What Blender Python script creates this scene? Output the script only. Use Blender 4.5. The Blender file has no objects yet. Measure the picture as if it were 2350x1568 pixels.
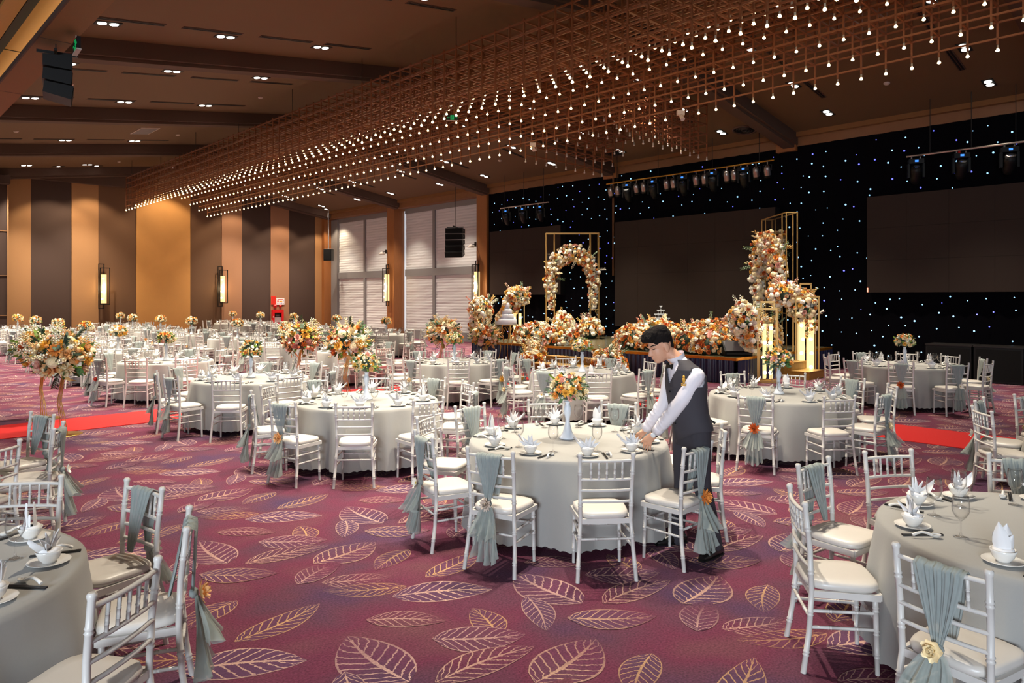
import bpy, math, random
import numpy as np
from mathutils import Vector, Matrix, Quaternion
R = math.radians
pi = math.pi
SC = bpy.context.scene
COL = SC.collection
rnd = random.Random(7)

# ------------------------------------------------------------------ camera, world, exposure
# hall axes: x = u (towards the stage wall), y = v (towards the striped back wall), camera at the origin
CAMH = 2.05
FWD = Vector((.6949, .7190, 0)); RGT = Vector((.7190, -.6949, 0)); UP = Vector((0, 0, 1))
FPX = 1640.0
cam = bpy.data.cameras.new('camera'); camo = bpy.data.objects.new('camera', cam); COL.objects.link(camo)
camo.location = (0, 0, CAMH)
camo.rotation_euler = (pi / 2, 0, math.atan2(-FWD.x, FWD.y))
cam.sensor_width = 36.0; cam.lens = FPX / 2350 * 36
cam.shift_y = (684 - 784) / 2350
cam.clip_start = .05; cam.clip_end = 200
SC.camera = camo
vs = SC.view_settings
vs.view_transform = 'Standard'; vs.look = 'None'; vs.exposure = 0.0; vs.gamma = 1.0; vs.use_curve_mapping = False
w = bpy.data.worlds.new('world'); SC.world = w; w.use_nodes = True
bg = w.node_tree.nodes['Background']
bg.inputs[0].default_value = (.86, .92, 1.0, 1); bg.inputs[1].default_value = .38     # even fill added for the assumed daylight behind the camera
cy = SC.cycles
cy.max_bounces = 5; cy.diffuse_bounces = 3; cy.glossy_bounces = 2; cy.transmission_bounces = 4; cy.transparent_max_bounces = 10
cy.caustics_reflective = False; cy.caustics_refractive = False
cy.sample_clamp_indirect = 4.0
cy.use_denoising = True
SPOT_W = 2000.0
BULB_E = 22.0

def area(name, loc, rot, sx, sy, W, col):
    l = bpy.data.lights.new(name, 'AREA'); l.shape = 'RECTANGLE'; l.size = sx; l.size_y = sy; l.energy = W; l.color = col
    o = bpy.data.objects.new(name, l); COL.objects.link(o); o.location = loc; o.rotation_euler = rot
    return o
# area light added for assumed daylight from behind the camera (well outside the view)
DAY_FILL = area('assumed_daylight_fill', (-6.5, -3.0, 2.6), (R(-88), 0, R(-55)), 3.2, 2.2, 1200, (.78, .89, 1.0))
DAY_FILL.rotation_euler = Vector((.8, .6, -.12)).to_track_quat('-Z', 'Y').to_euler()

# ------------------------------------------------------------------ materials
def lin(c):
    c = c / 255.0
    return c / 12.92 if c <= .04045 else ((c + .055) / 1.055) ** 2.4
def rgb(*c): return tuple(lin(x) for x in c) + (1,)
MATS = {}
def mat(name, c=None, rough=.5, metal=0, noise=0, nscale=20, bump=0, bscale=60, stretch=None, emit=None, es=0, spec=.5, trans=0, sheen=0):
    if name in MATS: return MATS[name]
    m = bpy.data.materials.new(name); m.use_nodes = True; MATS[name] = m
    nt = m.node_tree; b = nt.nodes['Principled BSDF']
    c = c if c is not None else (.8, .8, .8, 1)
    b.inputs['Base Color'].default_value = c
    b.inputs['Roughness'].default_value = rough; b.inputs['Metallic'].default_value = metal
    b.inputs['Specular IOR Level'].default_value = spec
    if sheen: b.inputs['Sheen Weight'].default_value = sheen
    if emit: b.inputs['Emission Color'].default_value = emit; b.inputs['Emission Strength'].default_value = es
    if noise or bump:
        tc = nt.nodes.new('ShaderNodeTexCoord'); src = tc.outputs['Object']
        if stretch:
            mp = nt.nodes.new('ShaderNodeMapping'); mp.inputs['Scale'].default_value = stretch
            nt.links.new(src, mp.inputs[0]); src = mp.outputs[0]
        if noise:
            n = nt.nodes.new('ShaderNodeTexNoise'); n.inputs['Scale'].default_value = nscale; n.inputs['Detail'].default_value = 4
            nt.links.new(src, n.inputs['Vector'])
            mx = nt.nodes.new('ShaderNodeMix'); mx.data_type = 'RGBA'
            mx.inputs[6].default_value = tuple(x * (1 - noise) for x in c[:3]) + (1,)
            mx.inputs[7].default_value = tuple(min(1, x * (1 + noise)) for x in c[:3]) + (1,)
            nt.links.new(n.outputs['Fac'], mx.inputs[0]); nt.links.new(mx.outputs[2], b.inputs['Base Color'])
        if bump:
            n2 = nt.nodes.new('ShaderNodeTexNoise'); n2.inputs['Scale'].default_value = bscale; n2.inputs['Detail'].default_value = 3
            nt.links.new(src, n2.inputs['Vector'])
            bp = nt.nodes.new('ShaderNodeBump'); bp.inputs['Strength'].default_value = bump; bp.inputs['Distance'].default_value = .01
            nt.links.new(n2.outputs['Fac'], bp.inputs['Height']); nt.links.new(bp.outputs[0], b.inputs['Normal'])
    if trans:   # sheer cloth: part of the light goes straight through
        tr = nt.nodes.new('ShaderNodeBsdfTransparent'); ms = nt.nodes.new('ShaderNodeMixShader'); ms.inputs[0].default_value = trans
        out = [x for x in nt.nodes if x.type == 'OUTPUT_MATERIAL'][0]
        nt.links.new(b.outputs[0], ms.inputs[1]); nt.links.new(tr.outputs[0], ms.inputs[2]); nt.links.new(ms.outputs[0], out.inputs[0])
    return m

mat('white_paint', rgb(205, 201, 196), .38, noise=.06, nscale=9)
mat('seat_vinyl', rgb(206, 200, 193), .35, noise=.05, nscale=5, bump=.15, bscale=9)
mat('cloth', rgb(154, 152, 148), .85, noise=.03, nscale=120, bump=.25, bscale=6, sheen=.2)
mat('sash', rgb(146, 154, 152), .9, noise=.1, nscale=30, trans=.14)
mat('sash_sheer', rgb(160, 168, 162), .9, noise=.08, nscale=30, trans=.36)
mat('porcelain', rgb(232, 229, 224), .15)
mat('napkin', rgb(232, 230, 230), .75)
mat('black_lacquer', rgb(28, 27, 28), .35)
mat('vase_white', rgb(226, 232, 242), .25, bump=.3, bscale=90)
mat('gold', rgb(205, 160, 85), .3, 1)
mat('gold_paint', rgb(202, 164, 100), .4, .6)
mat('brass_glitter', rgb(150, 115, 55), .45, .7, noise=.6, nscale=60, bump=.6, bscale=80)
mat('lattice_wood', rgb(114, 62, 29), .5, noise=.25, nscale=6, stretch=(1, 1, 8))
mat('bulb_glass', rgb(255, 236, 200), .3, emit=(1, .66, .30, 1), es=BULB_E)
mat('bulb_off', rgb(205, 195, 185), .2)
mat('socket', rgb(200, 190, 175), .4, .3)
mat('ceiling_paint', rgb(92, 67, 40), .8, noise=.04, nscale=60, bump=.1, bscale=120)
mat('beam_paint', rgb(72, 50, 38), .8, noise=.05, nscale=30)
mat('soffit_fabric', rgb(116, 76, 36), .8, noise=.08, nscale=80, stretch=(1, .2, 1))
mat('cove_gold', rgb(180, 128, 60), .6, noise=.1, nscale=40)
mat('wall_tan', rgb(150, 108, 68), .8, noise=.06, nscale=40, stretch=(3, 3, .3))
mat('wall_pink', rgb(142, 100, 72), .8, noise=.06, nscale=40, stretch=(3, 3, .3))
mat('wall_gold', rgb(186, 132, 70), .75, noise=.06, nscale=3)
mat('wall_brown', rgb(92, 62, 38), .8, noise=.06, nscale=40, stretch=(3, 3, .3))
mat('wall_dark', rgb(58, 38, 29), .8, noise=.08, nscale=40, stretch=(3, 3, .3))
mat('column_wood', rgb(142, 88, 46), .5, noise=.15, nscale=5, stretch=(4, 4, .6))
mat('lintel_wood', rgb(120, 80, 48), .55, noise=.12, nscale=5)
mat('frame_grey', rgb(122, 119, 120), .6)
mat('blind_fabric', rgb(200, 199, 200), .85, noise=.04, nscale=30)
mat('black', rgb(8, 8, 8), .5, spec=.3)
mat('black_matte', rgb(12, 11, 12), .9, spec=.2)
mat('star_curtain', rgb(7, 6, 10), .95, spec=.05)
mat('screen', rgb(56, 47, 43), 1, spec=0)
mat('stage_floor', rgb(88, 82, 62), .22, noise=.15, nscale=4)
mat('skirt', rgb(30, 33, 62), .32, noise=.1, nscale=20)
mat('stage_trim', rgb(196, 128, 36), .3, .7)
mat('red_carpet', rgb(192, 14, 12), .9, noise=.07, nscale=120, bump=.3, bscale=300)
mat('dark_metal', rgb(40, 36, 34), .45, .5)
mat('bar_steel', rgb(200, 185, 175), .35, .8)
mat('bar_brass', rgb(200, 150, 60), .35, .8)
mat('par_steel', rgb(150, 140, 135), .3, .9)
mat('lens', rgb(120, 120, 125), .05, .6)
mat('lamp_white', (1, 1, 1, 1), .5, emit=(1, .93, .82, 1), es=14)
mat('sconce_glow', rgb(230, 200, 140), .5, emit=(1, .78, .36, 1), es=.75)
mat('sconce_bulb', rgb(255, 240, 200), .5, emit=(1, .82, .45, 1), es=7)
mat('column_glow', rgb(250, 225, 160), .5, emit=(1, .80, .38, 1), es=.85)
mat('led_strip', (1, 1, 1, 1), .5, emit=(1, .76, .38, 1), es=8)
mat('day_glass', rgb(210, 225, 235), .3, emit=(.8, .9, 1, 1), es=.5)
mat('red_led', (1, 1, 1, 1), .5, emit=(1, .12, .03, 1), es=2)
mat('star_white', (1, 1, 1, 1), .5, emit=(.26, .62, 1, 1), es=1.5)
mat('star_blue', (1, 1, 1, 1), .5, emit=(.07, .1, 1, 1), es=1.5)
mat('exit_green', (0, 0, 0, 1), .5, emit=(.0, .8, .2, 1), es=.35)
mat('exit_dim', (0, .02, .01, 1), .5, emit=(.0, .25, .08, 1), es=.25)
mat('blue_screen', (0, 0, 0, 1), .5, emit=(.05, .25, 1, 1), es=1.6)
mat('fire_red', rgb(190, 8, 18), .3)
mat('sign_red', rgb(196, 40, 20), .6)
mat('sign_white', rgb(225, 215, 215), .6)
mat('ink_red', rgb(200, 60, 60), .6)
mat('ink_amber', rgb(210, 150, 50), .6)
mat('ink_blue', rgb(120, 120, 170), .6)
mat('vent_white', rgb(180, 165, 155), .6)
mat('cake', rgb(222, 224, 232), .5)
mat('leaf_green', rgb(70, 108, 52), .6, noise=.3, nscale=15)
mat('leaf_dark', rgb(48, 68, 50), .6, noise=.25, nscale=15)
mat('leaf_grey', rgb(128, 148, 122), .65)
mat('leaf_lime', rgb(132, 160, 60), .6)
mat('dry_gold', rgb(226, 184, 112), .8)
mat('fl_cream', rgb(250, 229, 184), .7, noise=.06, nscale=30)
mat('fl_white', rgb(252, 246, 228), .7)
mat('fl_peach', rgb(247, 194, 132), .7, noise=.1, nscale=25)
mat('fl_orange', rgb(242, 158, 74), .7, noise=.12, nscale=25)
mat('fl_rust', rgb(202, 98, 40), .7, noise=.15, nscale=25)
mat('fl_yellow', rgb(250, 190, 78), .7, noise=.1, nscale=25)
mat('fl_pink', rgb(243, 184, 166), .7, noise=.1, nscale=25)
mat('fl_taupe', rgb(205, 188, 172), .7)
mat('fl_coral', rgb(205, 76, 60), .7)
mat('fl_eye', rgb(205, 175, 30), .7)
mat('skin', rgb(214, 160, 130), .5, noise=.05, nscale=12)
mat('hair', rgb(24, 19, 18), .85, spec=.15, bump=.8, bscale=60, stretch=(1, 1, .35))
mat('shirt', rgb(236, 230, 236), .7, bump=.35, bscale=9)
mat('vest', rgb(56, 53, 60), .8, noise=.05, nscale=150)
mat('trousers', rgb(50, 47, 54), .85)
mat('shoe', rgb(22, 20, 20), .3)
mat('watch_face', rgb(235, 235, 235), .2)
mat('badge_gold', rgb(220, 165, 60), .6)

def glass_mat():
    m = bpy.data.materials.new('clear_glass'); m.use_nodes = True; MATS['clear_glass'] = m
    nt = m.node_tree; nt.nodes.remove(nt.nodes['Principled BSDF'])
    out = [x for x in nt.nodes if x.type == 'OUTPUT_MATERIAL'][0]
    tr = nt.nodes.new('ShaderNodeBsdfTransparent'); tr.inputs[0].default_value = (.995, .995, .995, 1)
    gl = nt.nodes.new('ShaderNodeBsdfGlossy'); gl.inputs['Roughness'].default_value = .02
    lw = nt.nodes.new('ShaderNodeLayerWeight'); lw.inputs[0].default_value = .5; H = NT(nt)
    k = H.math('MULTIPLY_ADD', H.math('POWER', lw.outputs['Facing'], 2.6), .75, .025)
    nt.links.new(H.mix(H.math('POWER', lw.outputs['Facing'], 4.0), (.995, .995, .995, 1), (.55, .55, .56, 1)), tr.inputs[0])
    ms = nt.nodes.new('ShaderNodeMixShader')
    nt.links.new(k, ms.inputs[0]); nt.links.new(tr.outputs[0], ms.inputs[1]); nt.links.new(gl.outputs[0], ms.inputs[2])
    nt.links.new(ms.outputs[0], out.inputs[0])
mat('coupe_crystal', rgb(225, 230, 235), .08, trans=.45, spec=1.0)

# carpet ground: mottled plum, and the printed leaves drawn on their own outlines
class NT:
    def __init__(s, nt): s.nt = nt
    def n(s, t, **k):
        x = s.nt.nodes.new(t)
        for a, b in k.items(): setattr(x, a, b)
        return x
    def math(s, op, a, b=None, c=None):
        x = s.n('ShaderNodeMath', operation=op)
        for i, q in enumerate((a, b, c)):
            if q is None: continue
            if isinstance(q, (int, float)): x.inputs[i].default_value = q
            else: s.nt.links.new(q, x.inputs[i])
        return x.outputs[0]
    def mix(s, f, a, b):
        x = s.n('ShaderNodeMix', data_type='RGBA')
        for i, q in ((0, f), (6, a), (7, b)):
            if isinstance(q, (int, float, tuple)): x.inputs[i].default_value = q
            else: s.nt.links.new(q, x.inputs[i])
        return x.outputs[2]
def carpet_ground(h):
    nt = h.nt
    g = h.n('ShaderNodeNewGeometry')
    n1 = h.n('ShaderNodeTexNoise'); n1.inputs['Scale'].default_value = 1.25; n1.inputs['Detail'].default_value = 2
    n2 = h.n('ShaderNodeTexNoise'); n2.inputs['Scale'].default_value = 75; n2.inputs['Detail'].default_value = 2
    nt.links.new(g.outputs['Position'], n1.inputs['Vector']); nt.links.new(g.outputs['Position'], n2.inputs['Vector'])
    cr = h.n('ShaderNodeValToRGB'); e = cr.color_ramp.elements
    e[0].position = .26; e[0].color = rgb(70, 52, 80)
    e[1].position = .72; e[1].color = rgb(104, 64, 72)
    e2 = cr.color_ramp.elements.new(.44); e2.color = rgb(90, 54, 70)
    e3 = cr.color_ramp.elements.new(.56); e3.color = rgb(100, 48, 68)
    nt.links.new(n1.outputs['Fac'], cr.inputs[0])
    k = h.math('MULTIPLY_ADD', n2.outputs['Fac'], 1.5, .25)
    x = h.n('ShaderNodeVectorMath', operation='SCALE'); nt.links.new(cr.outputs[0], x.inputs[0]); nt.links.new(k, x.inputs['Scale'])
    return x.outputs[0], n2.outputs['Fac'], k
def carpet_mats():
    for name in ('carpet', 'carpet_leaf'):
        m = bpy.data.materials.new(name); m.use_nodes = True; MATS[name] = m
        nt = m.node_tree; b = nt.nodes['Principled BSDF']; b.inputs['Roughness'].default_value = .95; b.inputs['Specular IOR Level'].default_value = .15
        h = NT(nt); col, fine, k = carpet_ground(h)
        if name == 'carpet_leaf':
            uv = h.n('ShaderNodeUVMap', uv_map='leaf'); sx = h.n('ShaderNodeSeparateXYZ'); nt.links.new(uv.outputs[0], sx.inputs[0])
            x, y = sx.outputs[0], sx.outputs[1]
            at = h.n('ShaderNodeVertexColor', layer_name='style'); sc = h.n('ShaderNodeSeparateColor'); nt.links.new(at.outputs[0], sc.inputs[0])
            gold, purple, fade = sc.outputs[0], sc.outputs[1], sc.outputs[2]
            jit = h.math('MULTIPLY_ADD', fine, .16, -.08)
            ay = h.math('ABSOLUTE', h.math('ADD', y, h.math('MULTIPLY', jit, .6)))
            outline = h.math('MULTIPLY', h.math('GREATER_THAN', ay, .925), .8)
            rib = h.math('LESS_THAN', ay, .065)
            nz = h.n('ShaderNodeTexNoise'); nz.inputs['Scale'].default_value = 5; nt.links.new(uv.outputs[0], nz.inputs['Vector'])
            ph = h.math('MULTIPLY_ADD', x, 9.0, h.math('MULTIPLY', ay, -1.9))
            ph = h.math('ADD', ph, h.math('MULTIPLY', nz.outputs['Fac'], .45))
            vein = h.math('LESS_THAN', h.math('FRACT', h.math('ADD', ph, jit)), .165)
            line = h.math('MINIMUM', h.math('ADD', h.math('ADD', outline, rib), vein), 1.0)
            # the print fades towards one end
            fd = h.math('SUBTRACT', 1.0, h.math('MULTIPLY', fade, x))
            fd = h.math('MAXIMUM', h.math('MINIMUM', fd, 1), 0)
            n3 = h.n('ShaderNodeTexNoise'); n3.inputs['Scale'].default_value = 3.0; g3 = h.n('ShaderNodeNewGeometry'); nt.links.new(g3.outputs['Position'], n3.inputs['Vector'])
            inten = h.math('MULTIPLY', h.math('MULTIPLY', line, fd), h.math('MULTIPLY', h.math('MULTIPLY_ADD', n3.outputs['Fac'], .8, .4), h.math('MULTIPLY_ADD', fine, 1.1, .45)))
            inten = h.math('MINIMUM', h.math('MULTIPLY', inten, .72), .85)
            lc = h.mix(gold, rgb(222, 182, 164), rgb(228, 180, 96))
            fill = h.mix(h.math('MULTIPLY', h.math('MULTIPLY', purple, fd), .6), col, rgb(84, 64, 92))
            col = h.mix(inten, fill, lc)
        nt.links.new(col, b.inputs['Base Color'])
        bp = h.n('ShaderNodeBump'); bp.inputs['Strength'].default_value = .4; bp.inputs['Distance'].default_value = .01
        nt.links.new(fine, bp.inputs['Height']); nt.links.new(bp.outputs[0], b.inputs['Normal'])
carpet_mats(); glass_mat()

# ------------------------------------------------------------------ mesh building helpers
class MB:
    def __init__(s): s.v = []; s.f = []; s.m = []; s.s = []
    def add(s, vs, fs, mi=0, sm=False):
        o = len(s.v); s.v.extend(tuple(p) for p in vs)
        for f in fs: s.f.append(tuple(i + o for i in f)); s.m.append(mi); s.s.append(sm)
        return s
    def box(s, c, d, mi=0, M=None):
        x, y, z = d[0] / 2, d[1] / 2, d[2] / 2
        P = [Vector((sx * x, sy * y, sz * z)) for sz in (-1, 1) for sy in (-1, 1) for sx in (-1, 1)]
        if M is not None: P = [M @ p for p in P]
        c = Vector(c)
        return s.add([p + c for p in P], [(0, 2, 3, 1), (4, 5, 7, 6), (0, 1, 5, 4), (2, 6, 7, 3), (0, 4, 6, 2), (1, 3, 7, 5)], mi)
    def bar(s, a, b, wd, hd, mi=0):
        a = Vector(a); b = Vector(b); t = (b - a); L = t.length; t.normalize()
        up = UP if abs(t.z) < .95 else Vector((0, 1, 0))
        sd = t.cross(up).normalized(); up = sd.cross(t)
        M = Matrix((sd, t, up)).transposed()
        return s.box((a + b) / 2, (wd, L, hd), mi, M)
    def tube(s, pts, rad, n=8, mi=0, cap=True, sm=True):
        pts = [Vector(p) for p in pts]
        if not isinstance(rad, (list, tuple)): rad = [rad] * len(pts)
        rings = []; ref = None
        for i, p in enumerate(pts):
            t = (pts[min(i + 1, len(pts) - 1)] - pts[max(i - 1, 0)])
            t = t.normalized() if t.length > 1e-9 else Vector((0, 0, 1))
            if ref is None: ref = Vector((1, 0, 0)) if abs(t.x) < .9 else Vector((0, 1, 0))
            a = (ref - t * ref.dot(t)); a.normalize(); b = t.cross(a); ref = a
            rings.append([p + (a * math.cos(2 * pi * k / n) + b * math.sin(2 * pi * k / n)) * rad[i] for k in range(n)])
        V = [q for r in rings for q in r]; F = []
        for i in range(len(rings) - 1):
            for k in range(n):
                k2 = (k + 1) % n
                F.append((i * n + k, i * n + k2, (i + 1) * n + k2, (i + 1) * n + k))
        s.add(V, F, mi, sm)
        if cap:
            s.add(rings[0], [tuple(range(n))[::-1]], mi); s.add(rings[-1], [tuple(range(n))], mi)
        return s
    def lathe(s, prof, n=16, c=(0, 0, 0), mi=0, sm=True, M=None):
        V = []; F = []
        for (r, z) in prof:
            for k in range(n):
                p = Vector((r * math.cos(2 * pi * k / n), r * math.sin(2 * pi * k / n), z))
                if M is not None: p = M @ p
                V.append(p + Vector(c))
        for i in range(len(prof) - 1):
            for k in range(n):
                k2 = (k + 1) % n; F.append((i * n + k, i * n + k2, (i + 1) * n + k2, (i + 1) * n + k))
        return s.add(V, F, mi, sm)
    def ball(s, c, r, n=8, m=6, mi=0, sq=(1, 1, 1), M=None):
        V = []; F = []
        for i in range(m + 1):
            t = pi * i / m
            for k in range(n):
                p = Vector((r * sq[0] * math.sin(t) * math.cos(2 * pi * k / n), r * sq[1] * math.sin(t) * math.sin(2 * pi * k / n), r * sq[2] * math.cos(t)))
                if M is not None: p = M @ p
                V.append(p + Vector(c))
        for i in range(m):
            for k in range(n):
                k2 = (k + 1) % n; F.append((i * n + k, (i + 1) * n + k, (i + 1) * n + k2, i * n + k2))
        return s.add(V, F, mi, True)
    def join(s, o, M, mi=None):
        n = len(s.v); s.v.extend(tuple(M @ Vector(p)) for p in o.v)
        for f, m, sm in zip(o.f, o.m, o.s): s.f.append(tuple(i + n for i in f)); s.m.append(m if mi is None else mi); s.s.append(sm)
        return s
    def data(s, name, mats):
        me = bpy.data.meshes.new(name); me.from_pydata(s.v, [], s.f)
        mats = mats if isinstance(mats, (list, tuple)) else [mats]
        for m in mats: me.materials.append(MATS[m])
        if len(mats) > 1: me.polygons.foreach_set('material_index', s.m)
        me.polygons.foreach_set('use_smooth', s.s)
        me.update(); return me
    def obj(s, name, mats, parent=None, loc=None, rz=0):
        return new(name, s.data(name, mats), parent, loc, rz)
def new(name, me, parent=None, loc=None, rz=0, M=None):
    o = bpy.data.objects.new(name, me); COL.objects.link(o)
    if parent is not None: o.parent = parent
    if M is not None: o.matrix_basis = M
    else:
        if loc is not None: o.location = loc
        if rz: o.rotation_euler = (0, 0, rz)
    return o
def tag(o, label, cat, group=None):
    o['label'] = label; o['category'] = cat
    if group: o['group'] = group
    return o
def thing(name, label, cat, loc=(0, 0, 0), rz=0, group=None):
    return tag(new(name, None, None, loc, rz), label, cat, group)
def struct(o): o['kind'] = 'structure'; return o
def stuff(o): o['kind'] = 'stuff'; return o
def proj(p):
    p = Vector(p); d = p.dot(FWD)
    if d < .2: return None
    return (1175 + FPX * p.dot(RGT) / d, 684 + FPX * (CAMH - p.z) / d, d)
def inframe(p, m=120):
    q = proj(p)
    return q is not None and -m < q[0] < 2350 + m and -m < q[1] < 1568 + m
HOUR = 'twelve one two three four five six seven eight nine ten eleven'.split()
def clock(center, p):
    d = Vector((p[0] - center[0], p[1] - center[1], 0)); a = math.degrees(math.atan2(d.dot(RGT), -d.dot(FWD)))
    return HOUR[int(round((6 - a / 30))) % 12]
ORD = 'first second third fourth fifth sixth seventh eighth ninth tenth eleventh twelfth'.split()

# ------------------------------------------------------------------ the hall
def zc(u): return 6.77 + .143 * u if u <= 11.8 else 8.457 - .155 * (u - 11.8)
WALLV = 37.9; WINU = 21.65
fl = MB(); fl.add([(-8, -8, 0), (22.4, -8, 0), (22.4, 38.2, 0), (-8, 38.2, 0)], [(0, 1, 2, 3)])
floor = struct(fl.obj('floor', 'carpet'))

# printed leaves: one repeat of the carpet design (1.418 x 2.372 m), measured stem to tip, half width, gold, purple, fade
DESIGN = [(1.77, 4.21, 2.40, 4.34, .115, .75, .8, .35), (2.82, 4.10, 3.39, 3.71, .17, .1, 1.0, -.5), (2.59, 4.65, 3.02, 4.41, .12, .1, .1, .9),
          (2.99, 4.17, 2.52, 4.51, .11, .8, .25, .8), (3.44, 4.77, 3.00, 4.58, .11, .7, .9, .7), (2.25, 3.12, 2.29, 3.80, .20, .0, .6, .55),
          (2.95, 3.18, 3.09, 3.57, .11, .75, .6, .3), (3.48, 3.45, 3.21, 3.02, .10, .15, 1.0, .4), (2.64, 3.42, 3.08, 3.07, .16, .0, .55, .6),
          (2.35, 3.02, 3.01, 2.93, .13, .15, .1, .5), (2.73, 2.65, 3.34, 2.73, .19, .25, .5, .7), (2.49, 3.91, 2.84, 3.55, .11, .05, .1, .7),
          (3.43, 3.04, 3.86, 2.66, .14, .45, 1.0, .75), (2.45, 4.74, 2.90, 4.92, .12, .0, .5, 1.25)]
def leaf_prints():
    V = []; F = []; UV = []; ST = []; NS = 10
    for iu in range(-4, 16):
        for iv in range(-4, 16):
            for k, (a0, b0, a1, b1, hw, g, p, fd) in enumerate(DESIGN):
                ou, ov = iu * 1.418, iv * 2.372
                A = Vector((a0 + ou - 2.2, b0 + ov - 2.4)); B = Vector((a1 + ou - 2.2, b1 + ov - 2.4))
                A += Vector((2.2 - 1.418 * 1, 2.4 - 2.372 * 1)); B += Vector((2.2 - 1.418 * 1, 2.4 - 2.372 * 1))
                if A.x > 21 or A.y > 37.4: continue
                D = B - A; N = Vector((-D.y, D.x)).normalized(); base = len(V); z = .0010 + .0002 * k
                ctr = (A + B) / 2
                q = proj((ctr.x, ctr.y, 0))
                if q is None or q[0] < -500 or q[0] > 2850: continue
                for i in range(NS + 1):
                    t = i / NS; wd = hw * (math.sin(pi * t ** .85) ** .8 if 0 < t < 1 else 0) + .004
                    bend = .10 * D.length * math.sin(pi * t) * (1 if k % 2 else -1) * .5
                    c = A + D * t + N * bend
                    for sgn in (-1, 0, 1):
                        pt = c + N * wd * sgn; V.append((pt.x, pt.y, z))
                        UV.append((t, sgn)); ST.append((g, p, max(fd, 0), 1))
                for i in range(NS):
                    for j in range(2):
                        o = base + i * 3 + j; F.append((o, o + 1, o + 4, o + 3)[::-1])
    me = bpy.data.meshes.new('leaf_print'); me.from_pydata(V, [], F); me.materials.append(MATS['carpet_leaf'])
    li = np.zeros(len(me.loops), dtype=np.int32); me.loops.foreach_get('vertex_index', li)
    uvl = me.uv_layers.new(name='leaf'); uvl.data.foreach_set('uv', np.array(UV, dtype=np.float32)[li].ravel())
    ca = me.color_attributes.new('style', 'FLOAT_COLOR', 'POINT'); ca.data.foreach_set('color', np.array(ST, dtype=np.float32).ravel())
    stuff(new('leaf_print', me, floor))
leaf_prints()

def runner(name, u0, u1, v0, v1, label):
    m = MB(); m.box(((u0 + u1) / 2, (v0 + v1) / 2, .0065), (u1 - u0, v1 - v0, .009)); tag(m.obj(name, 'red_carpet'), label, 'carpet', 'red aisle carpets')
runner('red_carpet', -3, 15, 12.57, 13.9, 'bright red carpet runner leading straight to the stage steps')
runner('red_carpet', 11.15, 12.48, -4, 12.56, 'bright red carpet runner crossing the hall parallel to the stage, right of the waiter')

def slab(name, pts, t, m, parent=None):     # polygon extruded upwards by t
    b = MB(); n = len(pts); P = [Vector(p) for p in pts]
    b.add(P + [p + Vector((0, 0, t)) for p in P], [tuple(range(n))[::-1], tuple(range(n, 2 * n))] + [(i, (i + 1) % n, (i + 1) % n + n, i + n) for i in range(n)])
    return b.obj(name, m, parent)
ceil = struct(slab('ceiling', [(-8, -6, zc(-8)), (11.8, -6, zc(11.8)), (11.8, 38.2, zc(11.8)), (-8, 38.2, zc(-8))], .2, 'ceiling_paint'))
struct(slab('ceiling', [(11.8, -6, zc(11.8)), (22.4, -6, zc(22.4)), (22.4, 38.2, zc(22.4)), (11.8, 38.2, zc(11.8))], .2, 'ceiling_paint'))
for v in (2.9, 9.75, 16.6, 23.6, 30.4, 37.2):
    for a, b in ((1.9, 11.8), (11.8, 21.15)):
        m = MB()
        P = []
        for u in (a, b):
            for dv, dz in ((-.26, .02), (.26, .02), (.26, -.34), (.17, -.34), (.17, -.42), (-.17, -.42), (-.17, -.34), (-.26, -.34)): P.append((u, v + dv, zc(u) + dz))
        m.add(P, [tuple(range(8)), tuple(range(8, 16))[::-1]] + [(i, (i + 1) % 8, (i + 1) % 8 + 8, i + 8) for i in range(8)][::1])
        struct(m.obj('ceiling_beam', 'beam_paint'))

# low soffit with a light cove along the lobby side
m = MB(); m.box((2.03, 15, 5.18), (.34, 50, .06)); so = struct(m.obj('soffit', 'soffit_fabric'))
for v in range(-2, 38, 3):
    mm = MB(); mm.box((2.03, v, 5.149), (.335, .012, .004)); mm.obj('panel_joint', 'beam_paint', so)
m = MB(); m.box((2.18, 15, 6.3), (.04, 50, 1.8)); m.obj('fascia', 'soffit_fabric', so)
m = MB(); m.box((1.85, 15, 5.18), (.02, 50, .064)); m.obj('lip', 'beam_paint', so)
m = MB(); m.box((2.14, 15, 5.225), (.05, 50, .02)); m.obj('led_strip', 'led_strip', so)
m = MB(); m.box((2.0, 15, 5.52), (.40, 50, .04)); m.obj('cove_panel', 'cove_gold', so)
for v in range(0, 38, 4):
    mm = MB(); mm.box((2.0, v, 5.498), (.40, .02, .01)); mm.obj('panel_joint', 'black', so)
m = MB(); m.box((1.75, 15, 5.51), (.10, 50, .10)); m.obj('cable_slot', 'black', so)
m = MB(); m.box((.65, 15, 5.52), (2.1, 50, .04)); m.obj('inner_panel', 'soffit_fabric', so)
m = MB(); m.box((1.60, 15, 5.48), (.18, 50, .05)); m.obj('inner_trim', 'cove_gold', so)

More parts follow.
